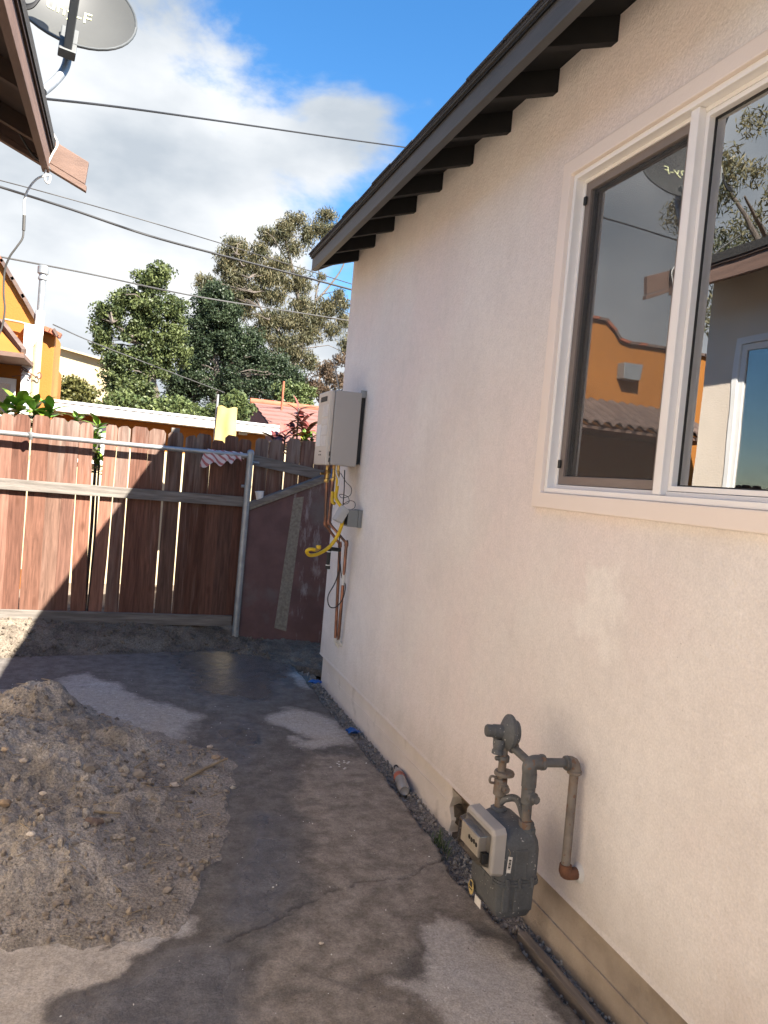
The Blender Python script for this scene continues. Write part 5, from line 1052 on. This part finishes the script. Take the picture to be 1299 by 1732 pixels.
# white flue chase, vent pipe, cream downpipe
a, b = aY(43, 548, OY-.12), aY(58, 548, OY-.12); c, d = aY(36, 680, OY-.12), aY(50, 680, OY-.12)
MB().prism([(a.x-.01, OY-.12, 2.93), (b.x+.08, OY-.12, 2.93), (b.x+.08, OY-.12, 2.86), (b.x, OY-.12, 2.70), (b.x, OY-.12, .3), (a.x, OY-.12, .3)], (0, .118, 0)).build('chase', 'white', oh, bevel=.006)
f0 = aY(66, 560, OY-.05)
MB().lathe((f0.x, OY-.06, 0), (0, 0, 1), [(.042, 2.84), (.042, 3.08), (.034, 3.085), (.034, 3.42), (.046, 3.425), (.046, 3.45), (.038, 3.46), (.038, 3.48), (.056, 3.49), (.056, 3.56), (.042, 3.575)], 18).build('flue_pipe', 'galv', oh, smooth=40)
MB().lathe((f0.x, OY-.06, 0), (0, 0, 1), [(.045, 2.83), (.045, 3.09)], 18).build('flue_sleeve', 'white', oh, smooth=40)
MB().tube([(f0.x, OY-.06, 2.85), (f0.x-.005, OY-.06, .3)], .045, 14).build('downpipe', 'cream', oh, smooth=50)
ar = aY(8, 540, OY-.1); MB().tube([ar, aY(34, 545, OY-.1), aY(62, 553, OY-.1)], .012, 8).build('stay_arm', 'cream', oh, smooth=50)
# hood with barrel tiles
HZ, HXR = 2.53, aY(47, 606, 8.7).x
hx0 = -4.3
MB().add([(hx0, 8.35, HZ), (HXR, 8.35, HZ), (HXR, OY-.002, HZ), (hx0, OY-.002, HZ), (hx0, OY-.002, HZ+.36), (HXR-.34, OY-.002, HZ+.36)], [(0, 3, 2, 1), (0, 1, 5, 4), (1, 2, 5), (0, 4, 3), (3, 4, 5, 2)]).build('hood', 'orange_d', oh)
MB().box((hx0, 8.33, HZ-.045), (HXR+.01, OY-.004, HZ-.002)).build('hood_soffit', 'brown', oh)
MB().obox((HXR+.0, 8.36, HZ+.02), (HXR-.34, OY-.03, HZ+.40), .05, .05).build('hip_tile', 'darktile', oh)
til = MB(); vs = []; n = 8
dirv = Vector((0, OY-8.28, .40))
for k in range(n+1):
    a = math.pi*k/n
    for t in (0, 1): vs.append(Vector((math.cos(a)*.075*(1-.12*t), 0, math.sin(a)*.06))+dirv*t)
for k in range(n+1):
    a = math.pi*k/n
    for t in (0, 1): vs.append(Vector((math.cos(a)*.060*(1-.12*t), 0, math.sin(a)*.045))+dirv*t)
q_ = 2*(n+1); fs = []
for k in range(n): fs += [(2*k, 2*k+1, 2*k+3, 2*k+2), (q_+2*k, q_+2*k+2, q_+2*k+3, q_+2*k+1), (2*k, 2*k+2, q_+2*k+2, q_+2*k)]
tme = til.add(vs, fs).mesh('barrel_tile', M['darktile'], smooth=40)
for i in range(17): inst(tme, 'barrel_tile', (HXR-.42-i*.165, 8.27, HZ+.012), oh)
MB().box((-3.42, OY-.16, 3.30), (-3.12, OY-.002, 3.52)).build('vent_box', 'galv', oh, bevel=.01)
wv = MB().box((aY(0, 660, OY-.02).x-.3, OY-.03, 1.9), (aY(27, 650, OY-.03).x, OY-.001, 2.34)).build('window', 'white', oh, bevel=.006)
MB().box((aY(2, 660, OY-.03).x-.1, OY-.034, 1.95), (aY(18, 650, OY-.03).x, OY-.0305, 2.28)).build('pane', 'glass', wv)
# wrought iron scroll on the chase
sp = [aY(36, 622, OY-.14), aY(44, 628, OY-.14), aY(52, 632, OY-.14), aY(60, 637, OY-.14), aY(66, 641, OY-.14), aY(70, 636, OY-.14), aY(67, 630, OY-.14), aY(63, 633, OY-.14)]
sp2 = [aY(38, 625, OY-.14), aY(36, 630, OY-.14), aY(34, 625, OY-.14), aY(37, 621, OY-.14), aY(43, 624, OY-.14), aY(52, 633, OY-.14), aY(50, 641, OY-.14), aY(47, 637, OY-.14)]
MB().tube(smoothpath(sp, 5), .006, 6).tube(smoothpath(sp2, 5), .006, 6).tube([aY(20, 637, OY-.14), aY(40, 634, OY-.14)], .005, 6).build('iron_scroll', 'rust', oh, smooth=60)

# flat roofed orange annex with white roof edge
an = thing('orange_annex', (.5, 10, 0), 'low orange building with white roof edge behind the fence', 'building')
A0, A1 = aY(66, 672, 9.5), aY(472, 730, 9.86); za = 2.19
ang = math.atan2(A1.y-A0.y, A1.x-A0.x)
dv = Vector((A1.x-A0.x, A1.y-A0.y, 0)); nv_ = Vector((-dv.y, dv.x, 0)).normalized()
b0 = Vector((A0.x, A0.y, 0)); b1 = Vector((A1.x, A1.y, 0))
def slabp(p, q, z0, z1, d0, d1): return MB().prism([p+nv_*d0+Vector((0, 0, z0)), q+nv_*d0+Vector((0, 0, z0)), q+nv_*d0+Vector((0, 0, z1)), p+nv_*d0+Vector((0, 0, z1))], nv_*(d1-d0))
slabp(b0+dv*.02, b1-dv*.03, 0, 2.06, .30, 3.0).build('wall', 'orange_d', an)
slabp(b0+dv*.02, b1-dv*.03, .05, 1.72, .285, .2995).build('dado', 'pale_dado', an)
slabp(b0, b1, 2.065, za-.03, 0, 3.2).build('roof_edge', 'white', an, bevel=.004)
slabp(b0-dv*.004, b1+dv*.004, za-.028, za, -.015, 3.2).build('roof_cap', 'white', an, bevel=.003)
wx0, wx1 = aY(128, 720, 9.85), aY(186, 712, 9.85)
fr_ = slabp(Vector((wx0.x, A0.y+.03, 0)), Vector((wx1.x, A0.y+.03, 0)), 1.5, 1.99, .262, .299).build('window', 'white', an)
slabp(Vector((wx0.x+.05, A0.y+.03, 0)), Vector((wx1.x-.05, A0.y+.03, 0)), 1.55, 1.93, .255, .2615).build('pane', 'glass', fr_)
gb = aY(411, 729, 9.98); MB().box((gb.x-.05, gb.y-.03, gb.z-.05), (gb.x+.055, gb.y+.06, gb.z+.045)).build('meter_box', 'palebox', an, bevel=.005)
wp = aY(368, 680, 9.0); 
yp = thing('cloth_post', (wp.x+.1, 9.0, 0), 'yellow cloth draped over a post behind the fence', 'cloth')
MB().tube([(wp.x, 9.02, .05), (wp.x, 9.02, aY(368, 667, 9.02).z)], .014, 10).build('pole', 'galv', yp, smooth=50)
n, m_ = 16, 14; vs = []; tl_, tr_ = aY(368.5, 687, 8.98), aY(402, 688, 8.98); bl_ = aY(366.5, 800, 8.98)
g = random.Random(2)
for side in (0, 1):
    for i in range(n):
        for j in range(m_):
            u, v = i/(n-1), j/(m_-1); x_ = tl_.x+(tr_.x-tl_.x)*u+.015*math.sin(v*3.1)*(u-.5); z_ = tl_.z+(bl_.z-tl_.z)*v+.012*math.sin(u*9)*(1-v)
            y_ = (8.98-.009*math.sin(u*11+v*2.5)-.009*math.sin(u*5-v*7)-.012*math.sin(v*9+u*3)) if not side else 9.07
            vs.append((x_, y_, z_))
fs = []; s_ = n*m_
for sd in (0, 1):
    for i in range(n-1):
        for j in range(m_-1):
            a = sd*s_+i*m_+j; fs.append((a, a+1, a+m_+1, a+m_))
for i in range(n-1): a = i*m_; fs.append((a, a+m_, a+m_+s_, a+s_))
MB().add(vs, fs).build('cloth', 'yelcloth', yp, smooth=70)

# ------------------------------------------------------------------ houses further back
th = thing('tile_roof_house', (3, 16, 0), 'small house with brown red tile roof beyond the annex', 'house')
TY = 15.0
r0, r1 = aY(427, 681, TY+1.2), aY(640, 726, TY+1.2); r0.z = r1.z = r0.z; e0 = aY(452, 728, TY)
ez = e0.z-.25; ex0, ex1 = r0.x+.35, r1.x
ncr = 9; rows = []
for i in range(ncr):
    t0, t1 = i/ncr, (i+1)/ncr
    def rp_(t, dz): return [(ex0-(ex0-r0.x)*t, TY-.6+(1.8)*t, ez+(r0.z-ez)*t+dz), (r1.x, TY-.6+1.8*t, ez+(r0.z-ez)*t+dz)]
    a, b = rp_(t0, .05); c, d = rp_(t1+.02, .01); mb = MB(); mb.add([a, b, d, c, (a[0], a[1], a[2]-.05), (b[0], b[1], b[2]-.05)], [(0, 1, 2, 3), (4, 5, 1, 0)]).build('tile_course', 'redroof', th)
MB().prism([(ex0, TY-.6, ez), (r0.x, TY+1.2, r0.z-.005), (r0.x-.3, TY+3.0, ez)], (r1.x-ex0, 0, 0)).build('roof_body', 'redroof', th)
MB().tube([(r0.x-.05, TY+1.2, r0.z+.02), (r1.x, TY+1.2, r0.z+.02)], .075, 10).build('ridge_cap', 'terracotta', th, smooth=50)
MB().prism([(r0.x+.04, TY+1.2, r0.z-.10), (ex0+.04, TY-.5, ez-.02), (ex0+.04, TY-.5, 0), (r0.x-.3, TY+3, 0), (r0.x-.26, TY+2.9, ez-.02)], (.1, 0, 0)).build('gable_wall', 'cream', th)
MB().box((ex0+.15, TY-.3, 0), (r1.x, TY+2.8, ez-.01)).build('wall', 'cream', th)
MB().tube([aY(476, 694, TY), aY(480, 645, TY)], .022, 8).build('vent_stack', 'terracotta', th, smooth=50)
hhs = thing('hillside_house', (-1.5, 22, 0), 'cream walled building half hidden behind the left trees', 'building')
h0, h1 = aY(84, 585, 24), aY(215, 620, 24)
MB().prism([(h0.x, 24, 0), (h1.x, 24, 0), (h1.x, 24, h0.z-.35), (h0.x, 24, h0.z)], (0, 5, 0)).build('wall', 'cream', hhs)
MB().obox((h0.x-.03, 23.97, h0.z+.03), (h1.x, 23.97, h0.z-.32), .3, .05).build('parapet_cap', 'cream', hhs)

# ------------------------------------------------------------------ trees
def leaves(C, rad, per, ll, lw_, seed, up=.3, droop=0.0):
    """leaf quads around clump centres; returns mesh arrays"""
    g = np.random.default_rng(seed); n = len(C)*per
    c = np.repeat(C, per, 0); rr = np.repeat(rad, per)[:, None]
    d = g.normal(size=(n, 3)); d /= np.linalg.norm(d, axis=1)[:, None]; P = c+d*rr*(g.random((n, 1))**.45)*np.array([1, 1, .8])
    a = g.normal(size=(n, 3)); a[:, 2] -= droop*1.6; a /= np.linalg.norm(a, axis=1)[:, None]
    nn = g.normal(size=(n, 3)); nn[:, 2] += up*2; b = np.cross(a, nn); b /= np.linalg.norm(b, axis=1)[:, None]+1e-9
    L_ = (ll*g.uniform(.6, 1.25, n))[:, None]; Wd = (lw_*g.uniform(.6, 1.2, n))[:, None]
    V = np.stack([P-a*L_*.5, P+b*Wd*.5-a*L_*.05, P+a*L_*.5, P-b*Wd*.5-a*L_*.05], 1)
    tone = np.clip(np.repeat(g.normal(.5, .22, len(C)), per)+g.normal(0, .22, n), 0, 1)
    return V, tone
def crown(name, Vs, mat, parent):
    V = np.concatenate([v for v, _ in Vs]); T = np.concatenate([t for _, t in Vs]); n = len(V)
    me = bpy.data.meshes.new(name); me.vertices.add(n*4); me.vertices.foreach_set('co', V.reshape(-1).astype(np.float32))
    me.loops.add(n*4); me.loops.foreach_set('vertex_index', np.arange(n*4, dtype=np.int32)); me.polygons.add(n); me.polygons.foreach_set('loop_start', np.arange(0, n*4, 4, dtype=np.int32))
    me.update(calc_edges=True); at = me.attributes.new('tone', 'FLOAT', 'POINT'); at.data.foreach_set('value', np.repeat(T, 4).astype(np.float32)); me.materials.append(M[mat])
    return link(bpy.data.objects.new(name, me), parent)
def blobs_to_clumps(blobs, Y, ncl, depth=.8, seed=0, shell=.55):
    """blobs: (px, py, rx, ry) in the photograph at distance Y -> clump centres inside those volumes"""
    g = np.random.default_rng(seed); out = []; w = np.array([b[2]*b[3] for b in blobs], float); w /= w.sum()
    for (px, py, rx, ry), k in zip(blobs, np.maximum(3, (w*ncl)).astype(int)):
        c = aY(px, py, Y); s = (c-CAM).dot(fwd)/F_PX
        d = g.normal(size=(k, 3)); d /= np.linalg.norm(d, axis=1)[:, None]; d *= (shell+(1-shell)*g.random((k, 1)))*g.random((k, 1))**.2
        out.append(np.array(c)+d*np.array([rx*s, max(rx, ry)*s*depth, ry*s]))
    return np.concatenate(out)
def tree(name, label, cat, trunk_px, Y, blobs, ncl, crad, per, ll, lw_, mat, seed, tr=.16, branch_every=4, droop=0., bark='bark', group=None, limbs=None, shell=.55, depth=.8, nobranch=False):
    base = aY(trunk_px[0][0], trunk_px[0][1], Y); base.z = 0
    t = thing(name, base, label, cat, group); C = blobs_to_clumps(blobs, Y, ncl, depth, seed, shell); g = np.random.default_rng(seed+5)
    rad = crad*g.uniform(.6, 1.3, len(C)); crown('crown', [leaves(C, rad, per, ll, lw_, seed+1, droop=droop)], mat, t)
    pts = [base]+[aY(px, py, Y) for px, py in trunk_px[1:]]; mb = MB(); sp_ = smoothpath(pts, 4); m = len(sp_)
    mb.tube(sp_, [tr*(1-.72*i/(m-1)) for i in range(m)], 9)
    for lb in (limbs or []):
        lp = smoothpath([aY(a, b, Y+dy+.35) for a, b, dy in lb], 4); k = len(lp); mb.tube(lp, [tr*.30*(1-.8*i/(k-1))+.010 for i in range(k)], 7)
    if not nobranch:
        nodes = [p for i, p in enumerate(sp_) if i > m*.3]
        for lb in (limbs or []): nodes += smoothpath([aY(a, b, Y+dy) for a, b, dy in lb], 2)
        for i in range(0, len(C), branch_every):
            q = Vector(C[i]); p = min(nodes, key=lambda a: (a-q).length+(1.5 if a.z > q.z else 0)); mid = p.lerp(q, .5)+Vector((g.normal()*.1, g.normal()*.1, g.random()*.15))*(q-p).length
            mb.tube([p, p.lerp(mid, .6), mid, mid.lerp(q, .6), q], [.03*tr/.16, .022*tr/.16, .016*tr/.16, .011, .007], 5)
    mb.build('trunk', bark, t, smooth=60); return t
TA = 21.0
tree('oak_tree', 'bushy olive green tree on the left above the white roof edge', 'tree', [(262, 760), (262, 690), (256, 640), (258, 590), (250, 540), (262, 490)], TA,
     [(258, 478, 34, 22), (272, 458, 22, 14), (225, 510, 40, 24), (185, 530, 30, 26), (172, 560, 20, 20), (255, 525, 46, 34), (295, 520, 20, 26), (230, 565, 40, 26), (200, 600, 26, 30), (280, 580, 34, 36), (218, 640, 30, 34), (300, 560, 14, 30), (278, 622, 22, 26), (240, 610, 30, 24), (195, 640, 24, 34), (175, 580, 18, 18), (230, 655, 40, 26), (305, 600, 14, 26)], 620, .19, 74, .085, .052, 'leaf_oak', 31, tr=.15, limbs=[[(258, 600, 0), (225, 570, -.3), (190, 545, -.4)], [(256, 590, 0), (290, 560, .3), (298, 520, .3)]])
tree('dark_tree', 'dark green dense tree in the middle behind the olive tree', 'tree', [(362, 760), (365, 690), (368, 640), (362, 590), (372, 540), (368, 500)], 23.0,
     [(372, 540, 44, 40), (345, 590, 40, 44), (400, 600, 36, 50), (340, 650, 46, 40), (400, 655, 50, 36), (450, 650, 46, 34), (490, 640, 30, 26), (365, 500, 30, 26), (440, 610, 24, 30), (300, 660, 30, 40), (330, 555, 26, 34), (345, 520, 24, 26), (322, 640, 26, 40), (510, 660, 24, 20), (470, 620, 26, 24), (385, 570, 40, 40), (325, 610, 24, 40), (425, 580, 26, 28)], 1150, .23, 80, .08, .048, 'leaf_dark', 52, tr=.17, shell=.35)
TC = 25.0
tree('eucalyptus_tree', 'tall brownish eucalyptus with airy crown beside the charcoal eave', 'tree', [(478, 770), (480, 690), (492, 630), (508, 590), (512, 550), (500, 480), (484, 410), (478, 380)], TC,
     [(480, 390, 26, 22), (500, 375, 22, 16), (455, 400, 26, 18), (405, 425, 30, 24), (425, 450, 26, 22), (395, 470, 28, 26), (430, 495, 26, 22), (465, 505, 26, 20), (455, 540, 30, 22), (440, 565, 26, 20), (490, 545, 38, 26), (515, 520, 26, 20), (480, 580, 40, 22), (520, 570, 26, 20), (545, 390, 26, 16), (555, 365, 22, 12), (575, 510, 18, 26), (580, 545, 14, 20), (375, 505, 22, 24), (350, 480, 22, 18), (412, 528, 20, 20), (545, 470, 10, 8), (470, 450, 22, 22), (495, 420, 18, 20), (440, 425, 20, 18), (480, 480, 20, 18), (530, 545, 24, 22), (500, 600, 26, 18), (560, 560, 16, 18), (420, 590, 22, 22), (385, 445, 26, 26), (360, 520, 22, 22), (405, 500, 28, 26), (450, 470, 30, 26), (520, 400, 20, 20), (565, 400, 18, 18), (510, 480, 20, 26), (550, 520, 18, 22), (470, 620, 30, 18), (525, 615, 22, 18), (585, 580, 12, 20)], 1150, .25, 56, .15, .030, 'leaf_euc', 73, tr=.11, branch_every=11, droop=.8, shell=.3, depth=.6,
     limbs=[[(508, 590, 0), (530, 540, .2), (534, 500, .2), (540, 470, .2), (536, 440, .2)], [(534, 510, .2), (556, 485, .3), (580, 450, .3), (592, 400, .3)], [(505, 600, 0), (470, 560, -.3), (440, 520, -.4), (420, 470, -.4), (400, 430, -.4)], [(512, 550, 0), (500, 490, 0), (490, 450, 0), (470, 415, -.2)], [(495, 625, 0), (462, 598, -.2), (430, 575, -.2)], [(530, 540, .2), (560, 535, .3), (578, 520, .3)]])
tree('bronze_tree', 'small bronze leaved tree between the heater and the trees', 'tree', [(560, 770), (560, 700), (556, 660), (548, 630), (552, 610)], 19.0,
     [(552, 628, 24, 20), (530, 650, 20, 18), (570, 645, 20, 24), (545, 665, 30, 18), (580, 610, 16, 14)], 130, .14, 46, .09, .03, 'leaf_red', 91, tr=.06, droop=.5, shell=.3)
for i, (px, py, rx, ry, Y, mt_, lab, nc) in enumerate([
        (215, 682, 55, 26, 13.5, 'leaf_shrub', 'light green shrub above the white roof edge, left of the others', 150), (295, 692, 50, 20, 13.3, 'leaf_shrub', 'low light green shrub in the middle of the white roof edge', 120),
        (360, 700, 34, 16, 13.0, 'leaf_shrub', 'low green shrub just left of the yellow cloth', 70), (400, 682, 26, 20, 12.6, 'leaf_shrub', 'round light green bush behind the yellow cloth', 70),
        (125, 662, 42, 26, 16.0, 'leaf_yel', 'yellow green bush below the cream wall on the left', 130), (500, 662, 44, 24, 17.0, 'leaf_shrub', 'green bush behind the red tile roof', 110)]):
    tree('shrub', lab, 'shrub', [(px, py+60), (px, py+20), (px+4, py)], Y, [(px-rx*.4, py+ry*.1, rx*.55, ry*.8), (px+rx*.35, py+ry*.15, rx*.6, ry*.75), (px, py-ry*.2, rx*.5, ry*.8), (px+rx*.05, py+ry*.9, rx*.9, ry*.6)], nc, .12, 52, .07, .045, mt_, 120+i*7, tr=.04, branch_every=7, group='shrubs behind the fence')
# eucalyptus to the north-west: only its reflection in the window shows
tb = Vector((-13.0, 15.5, 0.4)); te = thing('reflected_eucalyptus', tb, 'spreading eucalyptus seen only as a reflection in the window', 'tree')
g = np.random.default_rng(5); C = []; mb = MB(); mb.tube(smoothpath([tb, tb+Vector((.3, .1, 3.5)), tb+Vector((-.2, .3, 5.6))], 4), [.32-.02*i for i in range(9)], 9)
for i in range(9):
    a = i*2.4; e = tb+Vector((math.cos(a)*(1.4+.3*i % 1.7)*1.35, math.sin(a)*2.0, 6.3+i*.42)); s_ = tb+Vector((0, .2, 4.6+i*.1)); md = s_.lerp(e, .55)+Vector((0, 0, .5))
    mb.tube(smoothpath([s_, md, e], 4), [.12-.012*k for k in range(9)], 6)
    for k in range(7): C.append(np.array(e)+g.normal(size=3)*np.array([.75, .75, .4]))
crown('crown', [leaves(np.array(C), np.full(len(C), .5), 230, .2, .045, 77, droop=.6)], 'leaf_euc', te); mb.build('trunk', 'bark', te, smooth=60)

# ------------------------------------------------------------------ broad leaved plants by the fence
def leafmesh(name, mat, L_, Wd, curl):
    vs = []; fs = []; n = 6
    for i in range(n+1):
        t = i/n; w = Wd*math.sin(math.pi*min(1, t*.97+.03))**.75*(.5 if i in (0,) else 1); z = curl*L_*(t*t)
        for s in (-1, 0, 1): vs.append((L_*t, s*w/2, -z+(abs(s))*w*.16))
    for i in range(n):
        for s in range(2): a = i*3+s; fs.append((a, a+1, a+4, a+3))
    return MB().add(vs, fs).mesh(name, M[mat], smooth=80)
def leafy(name, label, stems, mat, L_, Wd, per, seed, spread=1.0, cols=None):
    g = random.Random(seed); t = thing(name, (stems[0][0].x, stems[0][0].y, .1), label, 'plant'); me = [leafmesh('leaf', mat, L_, Wd, c) for c in (.12, .3, .5)]
    for top, b in stems:
        MB().tube([b, b.lerp(top, .5)+Vector((.01, 0, 0)), top], [.014, .012, .008], 7).build('stem', 'bark', t, smooth=60)
        for k in range(per):
            a = k*2.4+g.random(); f = (k/per); p = top-Vector((0, 0, (1-f)*.14)); el = R(70*f-10+g.uniform(-14, 14))
            o = inst(me[g.randrange(3)], 'leaf', p, t, (g.uniform(-.4, .4), -el, a), (g.uniform(.7, 1.1)*spread,)*3); c = g.uniform(.6, 1.3); o.color = tuple(v*c for v in (g.choice(cols) if cols else (1, 1, 1)))+(1,)
    return t
leafy('broadleaf_plant', 'bright green broad leaved plant peeking over the fence at left', [(aY(x_, y_, 7.35), Vector((aY(x_, y_, 7.35).x, 7.4, .1))) for x_, y_ in [(10, 690), (32, 682), (58, 688), (84, 694)]], 'bigleaf', .21, .085, 16, 4, cols=[(1, 1, 1), (1.1, 1, .8), (.75, .95, .9)])
leafy('broadleaf_plant', 'green plant showing through the fence gap under the annex window', [(aY(x_, y_, 7.3), Vector((aY(x_, y_, 7.3).x, 7.35, .1))) for x_, y_ in [(166, 718), (163, 745), (130, 703), (168, 775)]], 'bigleaf', .14, .06, 13, 6, cols=[(1, 1, 1), (1.3, 1.15, .8)])
leafy('ti_plant', 'maroon leaved plant rising behind the fence by the heater', [(aY(x_, y_, 7.7), Vector((aY(x_, 790, 7.7).x, 7.75, .1))) for x_, y_ in [(505, 690), (512, 712), (497, 725), (520, 728)]]+[(aY(x_, y_, 7.5), Vector((aY(477, 790, 7.5).x, 7.5, .1))) for x_, y_ in [(463, 738), (482, 736)]], 'redleaf', .19, .07, 12, 9, cols=[(1, 1, 1), (1.7, 1.7, 1.7), (.6, .6, .65)])
leafy('croton_plant', 'yellow and green leaved plant at the foot of the maroon one', [(aY(x_, y_, 7.6), Vector((aY(x_, 790, 7.6).x, 7.65, .1))) for x_, y_ in [(528, 738), (540, 734), (516, 742)]], 'bigleaf', .13, .05, 12, 13, cols=[(1.1, 1.1, 1), (2.4, 1.6, .8), (.9, 1, 1)])
